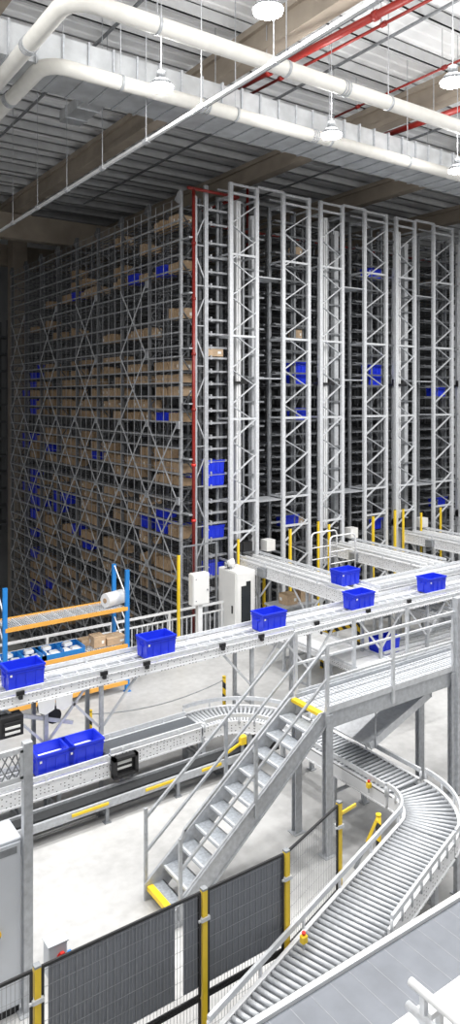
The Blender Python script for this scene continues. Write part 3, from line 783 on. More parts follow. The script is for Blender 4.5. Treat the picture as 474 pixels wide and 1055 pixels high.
# wide silver belt conveyor in the foreground
BZ = .97
t = thing('belt_conveyor', 'wide silver grey belt conveyor in the near corner with white frame', 'conveyor', (3.0, BY1, BZ))
MB().box(3.0, 11.5, 5.02, BY1 - .04, BZ - .05, BZ).build('conveyor_belt', 'beltlight', t)
MB().box(3.0, 11.5, BY1 - .04, BY1 + .03, BZ - .3, BZ + .045).build('side_frame', 'white', t)
b = MB().box(3.0, 11.5, 4.66, 5.0, BZ - .3, BZ + .06)
for k in range(9): b.box(5.6 + .7 * k, 5.9 + .7 * k, 4.74, 4.9, BZ + .055, BZ + .062, 1)
b.build('side_frame', ['white', 'galv'], t)
b = MB()
for k in range(30): b.box(3.1 + .28 * k, 3.108 + .28 * k, 5.03, BY1 - .05, BZ - .001, BZ + .0015)
b.build('belt_seam', 'galv_dark', t)
for X in (3.6, 5.6, 7.6, 9.6):
    for Y in (4.8, BY1): MB().box(X - .04, X + .04, Y - .04, Y + .03, 0, BZ - .28).box(X - .08, X + .08, Y - .08, Y + .07, 0, .02).build('leg', 'galv', t)
# white handrail running towards the viewer above the belt
x1, y1_, z1 = at(423, 1011, 1.42); 
t = thing('crossover_rail', 'white tube rails ending above the silver belt in the near corner', 'rail', (x1, y1_, 0))
MB().sweep([(x1, y1_ - 2.6, 1.42), (x1, y1_, 1.42)], .044, 14).build('top_rail', 'white', t)
MB().sweep([(x1 - .02, y1_ - 2.6, 1.18), (x1 - .02, y1_ + .02, 1.18)], .044, 14).build('lower_rail', 'galv_light', t)
for yy in (-.17, -1.5):
    MB().box(x1 - .03, x1 + .03, y1_ + yy - .03, y1_ + yy + .03, .0, 1.42).build('post', 'galv_light', t)
    MB().box(x1 + .12, x1 + .18, y1_ + yy - .1, y1_ + yy - .04, .0, 1.3).box(x1 + .0, x1 + .18, y1_ + yy - .09, y1_ + yy - .05, 1.2, 1.26).build('post', 'white', t)

# low return conveyor near the floor, black belt, yellow marks
xl0, xl1 = Xat(-30, 11.45), Xat(268, 11.45)
t = thing('low_conveyor', 'low black belt conveyor close to the floor beneath the crate line', 'conveyor', (xl0, 11.36, 0))
MB().box(xl0, xl1, 11.42, 11.64, .36, .42).tube((xl0, 11.42, .37), (xl0, 11.64, .37), .05, 10).tube((xl1, 11.42, .37), (xl1, 11.64, .37), .05, 10).build('conveyor_belt', 'rubber', t)
MB().box(xl0, xl1, 11.36, 11.41, .26, .39).build('side_frame', 'galv', t)
MB().box(xl0, xl1, 11.65, 11.69, .24, .46).build('side_frame', 'galv', t)
for pa, pb in ((74, 112), (150, 182), (208, 228)):
    xa, xb_ = Xat(pa, 11.36), Xat(pb, 11.36)
    MB().box(xa, xb_, 11.345, 11.36, .315, .36).build('warning_strip', 'yellow', t)
for px in (18, 110, 183, 232):
    X = Xat(px, 11.4)
    for Y in (11.40, 11.66): MB().box(X - .03, X + .03, Y - .03, Y + .02, 0, .26).box(X - .06, X + .06, Y - .06, Y + .05, 0, .015).build('leg', 'galv_dark', t)
MB().box(xl1 - .1, xl1 + .45, 11.4, 11.68, .2, .5).tube((xl1 + .1, 11.36, .35), (xl1 + .1, 11.3, .35), .13, 12).build('end_drive', 'black', t)
x, y, z = at(250, 762, .8)
t = thing('photo_eye_post', 'small yellow sensor bracket beside the end of the low black conveyor', 'sensor', (x, y, 0))
MB().box(x - .02, x + .02, y - .02, y + .02, 0, .8).build('post', 'galv', t)
MB().rbox(x - .07, x + .07, y - .05, y + .05, .72, .88, .015).build('sensor_head', 'yellow', t)
MB().bar((x - .5, y - .02, .62), (x - .05, y - .02, .76), .03, .04).build('sensor_arm', 'yellow', t)

# lower conveyors in the middle distance, right of the stairs
conveyor('roller_conveyor', 'wide white lower conveyor running in from behind the stair platform towards the cabinet', (12.15, 15.4), -PI / 2, 4.6, 1.05, .9, [.4, 2.2, 3.7], 'plate', .06, .1, 'lower conveyors behind the platform')
conveyor('roller_conveyor', 'lower conveyor line carrying a single blue crate behind the platform rail', (13.3, 12.46), 0, 10, .5, .88, [.6, 2.4, 4.2, 6], 'strip', .12, .18, 'lower conveyors behind the platform')
conveyor('roller_conveyor', 'lower conveyor at the right edge beyond the platform columns', (15.2, 10.6), 0, 8, .7, .86, [.5, 2.2, 4.0], 'strip', .1, .18, 'lower conveyors behind the platform')
conveyor('roller_conveyor', 'low cross conveyor at the far right between the lower lines', (16.4, 16.2), -PI / 2, 3.1, .8, 1.1, [.4, 2.6], 'strip', .1, .18, 'lower conveyors behind the platform')
conveyor('roller_conveyor', 'far low cross conveyor at the right edge beneath the second outfeed', (19.0, 16.2), -PI / 2, 3.1, .8, 1.1, [.4, 2.6], 'strip', .1, .18, 'lower conveyors behind the platform')
conveyor('roller_conveyor', 'parallel low conveyor with thin legs seen between the platform columns', (12.9, 9.2), 0, 8, .6, .8, [.3, 1.6, 3.0], 'rollers', .1, .16, 'lower conveyors behind the platform')
x = Xat(404, 12.45); crate((x, 12.71, .905), 'blue crate on the lower line behind the platform handrail', 'blue crates on the lower conveyor')
xa, xb_ = 13.15, 14.6
o = MB().box(xa, xb_, 14.55, 14.62, .90, 1.06).box(xa, xa + .06, 14.55, 14.62, 0, .9).box(xb_ - .06, xb_, 14.55, 14.62, 0, .9).build('hazard_barrier', 'hazard')
tag(o, 'yellow and black striped barrier bar at the end of the wide lower conveyor', 'barrier')
# ---------------------------------------------------------------- stair and platform
DK = 2.27; SY0, SY1 = 8.58, 9.30; SX0, SX1 = 5.0, 7.72
t = thing('access_stair', 'galvanised open tread stair with yellow nosing leading up to the platform', 'stairs', (6.3, 8.9, 0))
N = 11; run = (SX1 - SX0) / (N - 1); rise = DK / N
for (Y, s) in ((SY0, -1), (SY1, 1)):
    ang = math.atan2(DK, SX1 - SX0)
    poly = [(SX0 - .04, 0), (SX0 + .22, 0), (SX1 + .10, DK - .22), (SX1 + .10, DK + .02), (SX1 - .02, DK + .02), (SX0 - .04, .24)]
    b = MB().prism(poly, 'y', Y - .015, Y + .015)
    b.bar((SX0 - .02, Y - s * -.02, .23), (SX1, Y - s * -.02, DK + .01), .05, .014).bar((SX0 + .2, Y + s * .02, .01), (SX1 + .1, Y + s * .02, DK - .2), .05, .014)
    b.build('stringer', 'galv', t)
for k in range(N - 1):
    x = SX0 + run * k; z = rise * (k + 1)
    b = MB().box(x, x + .27, SY0 + .02, SY1 - .02, z - .012, z).box(x, x + .015, SY0 + .02, SY1 - .02, z - .05, z).box(x + .255, x + .27, SY0 + .02, SY1 - .02, z - .04, z)
    o = b.build('tread', 'screen', t)
    n_ = MB().box(x - .004, x + (.09 if k == 0 else .03), SY0 + .02, SY1 - .02, z - (.065 if k == 0 else .03), z + .004)
    n_.build('tread_nosing', 'yellow' if k == 0 else 'galv_light', o)
MB().box(SX1 - .01, SX1 + .09, SY0, SY1, DK - .04, DK + .012).build('landing_nosing', 'yellow', t)
for (Y, tag_) in ((SY0 - .03, 'near'), (SY1 + .03, 'far')):
    hr = DK + 1.08
    hx0 = SX0 + (.12 if tag_ == 'near' else .0)
    def zs(x, e): return (x - SX0) / (SX1 - SX0) * (DK - .2) + .2 + e
    b = MB()
    hs = hx0 + (.06 if tag_ == 'near' else 0)
    b.bar((hs, Y, zs(hs, .98)), (SX1 + .12, Y, hr), .038, .038)
    if tag_ == 'near': b.bar((hx0, Y, zs(hx0, .88)), (hx0 + .08, Y, zs(hx0 + .08, .98)), .038, .038)
    b.build('handrail', 'galv', t)
    MB().bar((hx0, Y, zs(hx0, .48)), (SX1 + .12, Y, DK + .55), .035, .035).build('mid_rail', 'galv', t)
    for x in (hx0, SX0 + 1.42):
        MB().box(x - .025, x + .025, Y - .02, Y + .02, zs(x, -.2), zs(x, .98 if x > hx0 else .93 if tag_ == 'near' else 1.12)).build('baluster', 'galv', t)

t = thing('stair_platform', 'raised platform with light perforated deck, handrails and galvanised columns', 'platform', (9.8, 8.9, 0))
PX0, PX1 = 7.84, 14.0
b = MB().box(PX0, PX1, SY0 + .02, SY1 - .02, DK - .02, DK)
b.build('deck', 'grating', t)
b = MB(); x = PX0 + .1
while x < PX1:                                             # raised grip ribs of the grating planks
    b.box(x, x + .02, SY0 + .05, SY1 - .05, DK, DK + .008); x += .085
for yy in (.24, .48): b.box(PX0, PX1, SY0 + yy - .008, SY0 + yy + .008, DK, DK + .012)
b.build('deck_ribs', 'galv', t)
for Y, s in ((SY0, 1), (SY1, -1)):
    MB().box(PX0 - .02, PX1, Y - .012, Y + .012, DK - .27, DK + .06).box(PX0 - .02, PX1, Y, Y + s * .07, DK - .27, DK - .255).build('edge_beam', 'galv', t)
for X in (9.0, 10.9, 12.4): MB().box(X - .03, X + .03, SY0, SY1, DK - .2, DK - .03).build('cross_beam', 'galv', t)
for X in (7.86, 10.95):
    for Y in (SY0 - .02, SY1 + .02):
        MB().box(X - .07, X + .07, Y - .055, Y - .04, 0, DK - .02).box(X - .07, X + .07, Y + .04, Y + .055, 0, DK - .02).box(X - .01, X + .01, Y - .04, Y + .04, 0, DK - .02).box(X - .12, X + .12, Y - .1, Y + .1, 0, .015).build('column', 'galv', t)
for Y, ps in ((SY0 - .03, (7.84, 9.36, 10.96, 12.5)), (SY1 + .03, (7.84, 9.2, 10.6, 12.0, 13.4))):
    for zz, hh in ((DK + 1.08, .05), (DK + .55, .035)):
        MB().box(PX0, PX1, Y - .02, Y + .02, zz - hh / 2, zz + hh / 2).build('handrail' if zz > DK + 1 else 'mid_rail', 'galv_light', t)
    MB().box(PX0, PX1, Y - .006, Y + .006, DK, DK + .1).build('toe_board', 'galv_light', t)
    for X in ps: MB().box(X - .03, X + .03, Y - .022, Y + .022, DK - .2, DK + 1.1).build('rail_post', 'galv_light', t)
for Y in (SY0 - .06,): MB().box(10.98, 11.16, Y - .06, Y + .06, 0, DK + 1.35).build('gate_post', 'galv', t)
# inclined chute slung under the platform
t = thing('inclined_chute', 'slanted grey sheet metal chute beneath the platform behind the roller run', 'chute', (10.4, 9.9, 0))
A, B_ = Vector((9.0, 9.2, 1.32)), Vector((10.55, 9.2, 1.86))
MB().bar(A, B_, .9, .03).build('chute_plate', 'galv_light', t)
for dy in (-.46, .46): MB().bar(A + Vector((0, dy, .03)), B_ + Vector((0, dy, .03)), .03, .14).build('chute_side', 'galv_light', t)
for q in (A + Vector((.1, 0, 0)), B_):
    for dy in (-.49, .49): MB().tube((q.x, q.y + dy, q.z - .02), (q.x, q.y + dy, 2.03), .012, 6).build('hanger_rod', 'galv', t)

# ---------------------------------------------------------------- yellow post mesh fence
FH = 2.0
def fpt(px, py): x, y, z = at(px, py, FH); return (x, y)
FY = 6.52
fx = [Xat(-150, FY), Xat(38, FY), Xat(210, FY), Xat(295, FY)]
fposts = [(fx[1], FY), (fx[2], FY), (fx[3], FY)]
dl = Vector((math.cos(math.radians(18)), math.sin(math.radians(18))))
p3 = Vector((fx[3], FY)); q3 = p3 + dl * 1.27; fposts.append((q3.x, q3.y))
lab = ['yellow fence post beside the white isolator box, leftmost fence post', 'yellow fence post between the two grey screen panels', 'yellow fence post at the bend where the fence meets the roller conveyor', 'yellow fence post under the platform side, farthest along the fence']
for (x, y), lb in zip(fposts, lab):
    t = thing('fence_post', lb, 'fence post', (x, y, 0), 'yellow fence posts')
    MB().box(x - .03, x + .03, y - .03, y + .03, 0, FH + .02).build('post', 'yellow', t)
    MB().box(x - .08, x + .08, y - .08, y + .08, 0, .012).build('base_plate', 'yellow', t)
    MB().box(x - .032, x + .032, y - .032, y + .032, FH + .02, FH + .04).build('post_cap', 'galv_dark', t)
    for z in (1.72, .35): MB().box(x - .055, x + .055, y - .045, y + .045, z - .02, z + .02).tube((x - .055, y - .03, z), (x - .085, y - .03, z), .015, 8).build('clamp', 'galv_light', t)
last_post = t
def fence_panel(a, b, label, wires=True):
    a, b = Vector(a), Vector(b); L = (b - a).length
    t = thing('mesh_fence_panel', label, 'fence', (a.x, a.y, 0), 'black framed mesh fence panels'); t.rotation_euler = (0, 0, math.atan2(b.y - a.y, b.x - a.x))
    for (z0, z1, nm) in ((.90, FH, 'upper_frame'), (.12, .86, 'lower_frame')):
        f = MB()
        for z in (z0, z1): f.box(.045, L - .045, -.011, .011, z - .014, z + .014)
        for u in (.055, L - .055): f.box(u - .013, u + .013, -.012, .012, z0, z1)
        lbuild(f, nm, 'black', t)
    m = MB(); u = .07
    while u < L - .07:
        m.box(u - .0018, u + .0018, -.0018, .0018, .12, FH); u += .04
    z = .2
    while z < FH:
        m.box(.06, L - .06, -.0035, -.001, z - .0018, z + .0018); z += .16
    o = lbuild(m, 'wire_mesh', 'wire', t); o['kind'] = 'stuff'
    return t
fence_panel((fx[0], FY), fposts[0], 'mesh fence panel in front of the tall grey cabinet at the left edge')
fence_panel(fposts[0], fposts[1], 'mesh fence panel over the larger grey screen, between the isolator box and the stair foot')
fence_panel(fposts[1], fposts[2], 'mesh fence panel over the smaller grey screen next to the roller conveyor')
fence_panel(fposts[2], fposts[3], 'open mesh fence panel angled along the merge conveyor')
for (xa, xb_, lb) in ((Xat(51, FY), Xat(181, FY), 'large dark grey screen panel fixed behind the fence mesh'), (Xat(190, FY), Xat(206, FY), 'narrow dark grey screen strip just left of the middle fence post'), (Xat(213, FY), Xat(291, FY), 'dark grey screen panel behind the fence mesh by the bend post')):
    t = thing('screen_panel', lb, 'panel', (xa, FY + .03, 0), 'grey screens on the fence')
    MB().box(xa, xb_, FY + .016, FY + .03, .98, FH - .03).build('screen_sheet', 'panel', t)
    b = MB()
    for k in range(int((xb_ - xa) / .08)): b.box(xa + .03 + .08 * k, xa + .045 + .08 * k, FY + .011, FY + .016, .98, FH - .03)
    b.build('screen_ribs', 'galv_dark', t)

# ---------------------------------------------------------------- left foreground: cabinet, guarded post, isolator
cxr, cyf, _ = at(22, 862, 2.08)
t = thing('control_cabinet', 'tall light grey electrical cabinet at the left edge behind the fence', 'cabinet', (cxr - .5, cyf, 0))
x0_, x1_, y0_, y1c = cxr - 1.1, cxr, cyf, cyf + .45
MB().rbox(x0_, x1_, y0_, y1c, .1, 2.08, .01).build('cabinet_body', 'cabinet', t)
MB().box(x0_ + .02, x1_ - .02, y0_ + .02, y1c - .02, 0, .1).build('plinth', 'black', t)
MB().box(x0_ + .02, x1_ - .02, y0_ - .02, y0_ - .001, .13, 2.04).build('door', 'cabinet', t)
MB().box(x1_ - .28, x1_ - .06, y0_ - .024, y0_ - .02, 1.92, 2.0).build('name_plate', 'galv_dark', t)
MB().tube((x1_ - .30, y0_ - .02, 1.05), (x1_ - .30, y0_ - .05, 1.05), .05, 16).build('switch_ring', 'yellow', t)
MB().tube((x1_ - .30, y0_ - .05, 1.05), (x1_ - .30, y0_ - .09, 1.05), .025, 12).box(x1_ - .36, x1_ - .28, y0_ - .06, y0_ - .02, .86, .96).build('rotary_handle', 'black', t)
px_, py_, _ = at(28, 1040, 0)
t = thing('guard_post', 'galvanised post carrying a perforated guard above the grey cabinet', 'post', (px_, py_, 0))
MB().box(px_ - .055, px_ + .055, py_ - .05, py_ + .05, 0, 3.2).box(px_ - .12, px_ + .12, py_ - .12, py_ + .12, 0, .015).build('post', 'galv', t)
f = MB()
for z in (2.78, 3.12): f.box(px_ - 1.6, px_ - .055, py_ - .02, py_ + .02, z - .03, z + .03)
for k in range(5): f.box(px_ - .09 - .5 * k, px_ - .05 - .5 * k, py_ - .02, py_ + .02, 2.78, 3.12) if k < 4 else None
f.build('guard_frame', 'galv_light', t)
g = MB()
n = 18
for k in range(n):                                          # diamond mesh infill
    u = px_ - 1.6 + 1.55 * k / n
    g.bar((u, py_, 2.8), (min(u + .17, px_ - .06), py_, 2.8 + min(.3, (min(u + .17, px_ - .06) - u) * 1.75)), .012, .012); g.bar((u + .17 if u + .17 < px_ - .06 else px_ - .06, py_ + .006, 2.8), (u, py_ + .006, 3.1), .012, .012)
g.build('guard_mesh', 'galv_dark', t)
# white perforated duct standing under the guard
t = thing('cable_riser', 'white perforated cable riser standing behind the cabinet under the guard', 'cable riser', (px_ - .35, py_ + .5, 0))
MB().box(px_ - .34, px_ - .18, py_ + .55, py_ + .63, 0, 2.55).build('riser_channel', 'slotted', t)
MB().box(px_ - .36, px_ - .16, py_ + .54, py_ + .64, 2.55, 2.58).build('riser_cap', 'white', t)

bx, by, _ = at(57, 966, 1.795)
t = thing('isolator_box', 'small white isolator box with red switch behind the leftmost fence post', 'switch box', (bx, by, 0))
MB().rbox(bx - .10, bx + .10, by - .08, by + .08, 1.46, 1.78, .012).box(bx - .108, bx + .108, by - .088, by + .088, 1.775, 1.787).build('enclosure', 'cabinet', t)
MB().tube((bx + .03, by - .08, 1.64), (bx + .03, by - .095, 1.64), .05, 14).box(bx + .012, bx + .048, by - .125, by - .09, 1.58, 1.7).build('red_switch', 'redb', t)
MB().box(bx - .04, bx + .04, by - .02, by + .02, 0, 1.5).box(bx - .12, bx + .12, by - .1, by + .1, 0, .012).build('stand', 'white', t)
MB().tube((bx + .16, by - .02, 1.6), (bx + .1, by - .02, 1.6), .02, 8).build('cable_gland', 'bluer', t)

# ---------------------------------------------------------------- blue and orange shelving behind the upper line
Ya, Yb = 16.2, 16.95
t = thing('pallet_shelving', 'workbench shelving with blue uprights and orange beams behind the upper conveyor', 'shelving', (6.6, 16.5, 0))
xs_ = (Xat(5, Ya), Xat(131, Ya))
for X in xs_:
    for Y in (Ya, Yb): MB().box(X - .05, X + .05, Y - .035, Y + .035, 0, 3.02).box(X - .08, X + .08, Y - .07, Y + .07, 0, .015).build('upright', 'bluer', t)
    b = MB()
    for k in range(4): b.bar((X, Ya + .03, .35 + .66 * k), (X, Yb - .03, .35 + .66 * (k + 1)), .025, .025)
    b.build('frame_bracing', 'galv_light', t)
MB().box(xs_[1] + .052, xs_[1] + .058, Ya - .03, Ya + .03, 2.5, 2.75).build('load_sign', 'paper', t)
for z in (2.08, 1.16, .25):
    for Y in (Ya - .02, Yb + .02): MB().box(xs_[0], xs_[1], Y - .02, Y + .02, z - .06, z + .03).build('beam', 'orange', t)
    b = MB(); n = 9
    for k in range(n):
        a_ = xs_[0] + .06 + (xs_[1] - xs_[0] - .12) * k / n; c_ = (xs_[1] - xs_[0] - .12) / n
        for q in range(6): b.box(a_ + .02 + (c_ - .03) * q / 6, a_ + .02 + (c_ - .03) * q / 6 + .014, Ya, Yb, z, z + .012)
        b.box(a_, a_ + .02, Ya, Yb, z - .03, z + .014)
    for q in range(7): b.box(xs_[0], xs_[1], Ya + .05 + .105 * q, Ya + .064 + .105 * q, z - .006, z + .004)
    b.build('wire_deck', 'galv_light', t)
rx = Xat(118, 16.5)
t = thing('plastic_film_roll', 'roll of white plastic film lying on the top shelf by the blue upright', 'roll', (rx, 16.5, 2.1))
MB().tube((rx - .28, 16.45, 2.27), (rx + .26, 16.6, 2.27), .175, 20).build('film_roll', 'wrap', t)
MB().tube((rx - .30, 16.444, 2.27), (rx - .27, 16.452, 2.27), .06, 12).build('roll_core', 'carton', t)
shz = 1.175
bxs = [(Xat(12, 16.4), 'bin of white packets farthest left on the lower shelf'), (Xat(34, 16.4), 'bin of white packets second along the lower shelf'), (Xat(52, 16.4), 'bin of white packets in the middle of the lower shelf'), (Xat(74, 16.4), 'bin of white packets beside the cardboard trays on the lower shelf')]
for k, (x, lb) in enumerate(bxs):
    t = thing('stacking_bin', 'open blue ' + lb, 'bin', (x, 16.5, shz), 'blue bins on the shelving')
    b = MB().box(x - .26, x + .26, 16.24, 16.8, shz, shz + .015)
    for s_ in (-1, 1): b.box(x + s_ * .26 - .01, x + s_ * .26 + .01, 16.24, 16.8, shz, shz + .17); b.box(x - .27, x + .27, 16.52 + s_ * .28 - .01, 16.52 + s_ * .28 + .01, shz, shz + (.12 if s_ < 0 else .17))
    b.build('bin_body', 'bluer', t)
    for q in range(5):
        o = MB().rbox(-.11, .11, -.08, .08, 0, .08, .02).build('white_packet', 'wrap')
        o.location = (x - .13 + .26 * (q % 2), 16.36 + .17 * (q // 2), shz + .016 + (.08 if q == 4 else 0)); o.rotation_euler = (0, 0, random.uniform(-.3, .3))
        if q == 4: o.location.x = x
        tag(o, 'white packet lying in the blue ' + lb.split(' of white packets ')[0] + ' ' + lb.split(' of white packets ')[1], 'packet', 'packets in bin %s' % lb.split(' packets ')[1])
for (px, dx, dy, dz, lb) in ((100, .3, .35, .26, 'brown carton on the lower blue and orange shelf beside the bins'), (117, .52, .42, .17, 'open cardboard tray of white packets at the end of the lower shelf'), (92, .3, .3, .14, 'low tan carton at the back of the lower shelf near the bins')):
    carton((Xat(px, 16.5), 16.5 if px > 95 else 16.75, shz + .012), (dx, dy, dz), lb, 'cartons on the shelving', 0, 1)
# under-shelf pallet trays on the floor level beam
o = MB().box(xs_[1] - 1.6, xs_[1] - .1, Ya + .1, Yb - .1, .262, .32).box(xs_[1] - 1.6, xs_[1] - .1, Ya + .1, Ya + .12, .32, .4).build('flat_tray', 'galv_light'); tag(o, 'flat metal tray on the bottom level of the blue and orange shelving', 'tray')

# ---------------------------------------------------------------- railing in front of the netted rack
RY = 17.75
t = thing('safety_railing', 'white picket railing in front of the netted rack', 'railing', (8, RY, 0))
ra, rbx = 3.0, 12.15
MB().box(ra, rbx, RY - .025, RY + .025, 1.2, 1.26).build('top_rail', 'white', t)
MB().box(ra, rbx, RY - .02, RY + .02, .98, 1.02).build('mid_rail', 'white', t)
MB().box(ra, rbx, RY - .02, RY + .02, .1, .14).build('bottom_rail', 'white', t)
b = MB(); x = ra
while x < rbx: b.box(x - .014, x + .014, RY - .014, RY + .014, .12, 1.0); x += .16
o = b.build('pickets', 'galv_light', t); o['kind'] = 'stuff'
for k in range(6): X = ra + .1 + (rbx - ra - .2) * k / 5; MB().box(X - .03, X + .03, RY - .03, RY + .03, 0, 1.24).box(X - .06, X + .06, RY - .06, RY + .06, 0, .012).build('post', 'white', t)

def ypost(px, Y, z1, label, r=.03, z0=0):
    X = Xat(px, Y); t = thing('marker_post', label, 'post', (X, Y, 0), 'thin yellow posts')
    MB().box(X - r, X + r, Y - r, Y + r, z0, z1).build('post', 'yellow', t)
    MB().box(X - .07, X + .07, Y - .07, Y + .07, 0, .012).build('base_plate', 'yellow', t)
    MB().box(X - r * .8, X + r * .8, Y - r * .8, Y + r * .8, z1, z1 + .02).build('post_cap', 'black', t)
ypost(184, 17.4, 2.9, 'tall thin yellow post left of the grey control box', .035)
ypost(245.5, 18.1, 2.95, 'yellow post behind the white cabinet beside the first tower', .03)
ypost(272, 17.8, 2.3, 'yellow post between the white cabinet and the first outfeed', .035)
ypost(299, 17.9, 3.1, 'yellow post above the first outfeed conveyor deck', .035)
ypost(328, 18.0, 3.2, 'yellow post behind the left hoop railing', .03)
ypost(339, 17.6, 3.15, 'yellow post behind the right hoop railing', .03)
ypost(384.5, 18.1, 3.1, 'yellow post under the blue crate of the second tower pair', .035)
ypost(407, 18.2, 3.2, 'yellow post just left of the second outfeed, pale yellow', .035)
ypost(415.5, 18.2, 3.2, 'yellow post just right of the darker motor by the second outfeed', .03)
ypost(434, 18.1, 3.0, 'yellow post in the second aisle outfeed gap', .03)
ypost(454, 18.1, 3.1, 'yellow post near the right edge by the third tower pair', .03)

# glass screen fence before the rack corner
t = thing('glass_screen', 'framed clear screen in front of the rack corner behind the control box', 'screen', (11.9, 17.6, 0))
ga, gb = Xat(186, 17.95), Xat(223, 17.95)
for X in (ga, gb): MB().box(X - .025, X + .025, 17.93, 17.98, 0, 3.0).build('post', 'galv_dark', t)
for z in (1.35, 2.98, .1): MB().box(ga, gb, 17.935, 17.975, z - .02, z + .02).build('rail', 'galv_dark', t)
b = MB(); x = ga + .06
while x < gb: b.box(x - .002, x + .002, 17.953, 17.957, .1, 3.0); x += .06
o = b.build('wire_mesh', 'wire', t); o['kind'] = 'stuff'
# second dark railing behind the picket rail
t = thing('control_box', 'grey white control box on a pale stand beside the tall cabinet', 'control box', (Xat(205, 17.0), 17.0, 0))
X = Xat(205.5, 17.0)
MB().rbox(X - .27, X + .27, 16.9, 17.15, 1.55, 2.42, .02).box(X - .25, X + .25, 16.885, 16.9, 1.58, 2.38).build('enclosure', 'cabwhite', t)
MB().tube((X + .19, 16.885, 1.95), (X + .19, 16.865, 1.95), .025, 10).tube((X - .18, 16.885, 2.28), (X - .18, 16.872, 2.28), .015, 8).tube((X - .18, 16.885, 1.68), (X - .18, 16.872, 1.68), .015, 8).build('lock', 'galv_dark', t)
MB().box(X - .07, X + .07, 16.95, 17.09, 0, 1.55).box(X - .18, X + .18, 16.85, 17.2, 0, .015).build('stand', 'white', t)

X, Y, _ = at(243.5, 660, 0)
cw, cd, ch = .68, .92, 2.22
Y = 17.1; X = Xat(243.5, Y)
t = thing('tall_cabinet', 'tall white cabinet with dark glass door beside the first lift tower', 'cabinet', (X + .34, Y + .45, 0))
MB().rbox(X, X + cw, Y, Y + cd, .08, ch, .015).build('cabinet_body', 'cabwhite', t)
MB().box(X + .02, X + cw - .02, Y + .02, Y + cd - .02, 0, .08).build('plinth', 'black', t)
MB().box(X + .02, X + cw - .02, Y - .022, Y, .12, ch - .04).build('door', 'cabwhite', t)
MB().box(X + .16, X + cw - .18, Y - .03, Y - .022, .55, ch - .42).box(X + .34, X + cw - .18, Y - .03, Y - .022, ch - .42, ch - .3).build('door_window', 'glass', t)
MB().box(X - .02, X, Y + .03, Y + cd - .03, .12, ch - .04).build('side_door', 'cabwhite', t)
MB().box(X - .045, X - .02, Y + .14, Y + .19, 1.0, 1.22).build('door_handle', 'black', t)
t = thing('work_light', 'small white floodlight lying on top of the tall cabinet', 'floodlight', (X + .2, Y + .5, ch))
MB().tube((X + .02, Y + .5, ch + .16), (X + .22, Y + .42, ch + .2), .09, 14, .13).build('lamp_head', 'cabwhite', t)
MB().tube((X - .05, Y + .53, ch + .15), (X + .02, Y + .5, ch + .16), .075, 12).build('lamp_back', 'galv_dark', t)
MB().box(X + .06, X + .14, Y + .42, Y + .56, ch, ch + .1).build('bracket', 'galv_dark', t)
# crates of goods on the floor beside the outfeed leg
x, y = Xat(297, 16.6), 16.6
o = MB().box(x - .5, x + .9, 16.3, 17.0, 0, 1.15).box(x - .55, x + .95, 16.25, 17.05, 1.15, 1.2).build('packing_table', 'galv'); tag(o, 'grey packing table beneath the first outfeed conveyor', 'table')
carton((x, 16.6, 1.2), (.4, .4, .3), 'brown carton on the table beneath the first outfeed conveyor, nearer the blue crate', 'cartons below the outfeed', 0, 1)
carton((x + .56, 16.65, 1.2), (.4, .4, .36), 'brown carton on the table beneath the first outfeed conveyor, behind its support leg', 'cartons below the outfeed', 0, 2)

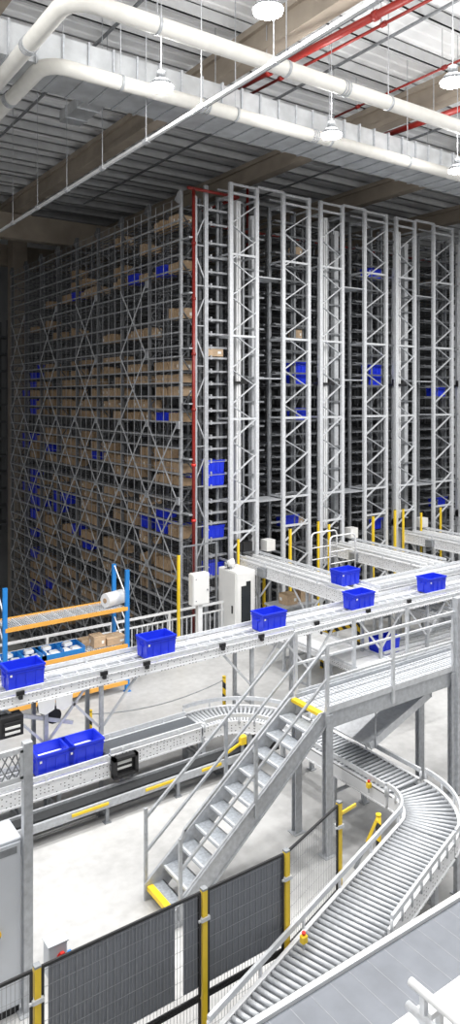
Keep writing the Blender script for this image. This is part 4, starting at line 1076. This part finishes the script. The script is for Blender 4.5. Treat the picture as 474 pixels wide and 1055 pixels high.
# hoop railings on the gangway beside the first outfeed
def hoop(px0, px1, Y, label):
    a, b = Xat(px0, Y), Xat(px1, Y); zt = 3.25; z0 = 2.1
    t = thing('hoop_railing', label, 'railing', (a, Y, 0), 'white hoop railings')
    R = .12
    pts = [(a, Y, z0), (a, Y, zt - R), (a + R * .3, Y, zt - R * .3), (a + R, Y, zt), (b - R, Y, zt), (b - R * .3, Y, zt - R * .3), (b, Y, zt - R), (b, Y, z0)]
    MB().sweep(pts, .024, 8).build('hoop', 'white', t)
    for z in (2.45, 2.8): MB().tube((a, Y, z), (b, Y, z), .016, 8).build('mid_rail', 'white', t)
    for X in (a, b): MB().box(X - .04, X + .04, Y - .04, Y + .04, 0, z0).build('support_post', 'galv_light', t)
hoop(321, 347, 16.3, 'white tube hoop railing by the first outfeed, left one of two')
hoop(340, 366, 15.6, 'white tube hoop railing by the first outfeed, right one of two')

# barrier posts and sagging chain on the open floor
bp = []
for px, py, lb in ((231, 741, 'yellow and black striped barrier post behind the roller curve'), (93, 786, 'striped barrier post peeking out between the blue crates'), (390, 888, 'striped barrier post between the fence end and the roller curve')):
    x, y, _ = at(px, py, 0) if py != 888 else at(390, 905, 0)
    if px == 93: x, y = Xat(93, 13.6), 13.6
    t = thing('barrier_post', lb, 'post', (x, y, 0), 'striped barrier posts'); bp.append((x, y))
    hh = .95
    o = MB().tube((0, 0, .02), (0, 0, hh), .04, 12).build('post', 'hazard', t); o.matrix_parent_inverse = Matrix()
    MB().tube((x, y, 0), (x, y, .02), .13, 16).build('base_plate', 'black', t)
    MB().tube((x, y, hh), (x, y, hh + .03), .042, 12).build('post_cap', 'yellow', t)
A, B_ = Vector((*bp[0], .9)), Vector((*bp[1], .9)); pts = []
for k in range(15):
    f = k / 14; p = A.lerp(B_, f); p.z -= .35 * 4 * f * (1 - f) * .5; pts.append(p)
o = MB().sweep(pts, .012, 6).build('barrier_chain', 'galv'); tag(o, 'thin chain sagging between the striped posts over the white floor', 'chain')
A = Vector((bp[2][0] - .04, bp[2][1], .9)); B_ = Vector(at(366, 897, 0)) + Vector((0, 0, .03))
o = MB().bar(A, B_, .02, .045).bar(A.lerp(B_, .45), B_, .024, .05, mi=1).build('barrier_strap', ['yellow', 'galv_dark']); tag(o, 'yellow strap sloping from the striped post near the roller curve down to the floor', 'strap')
MB().bar((q3.x + .03, q3.y, 1.86), (q3.x + .42, q3.y + .12, 1.8), .02, .04).build('strap_arm', 'yellow', last_post)
for c in COL.objects:
    if c.type == 'EMPTY' and not c.children: print('EMPTY', c.name)
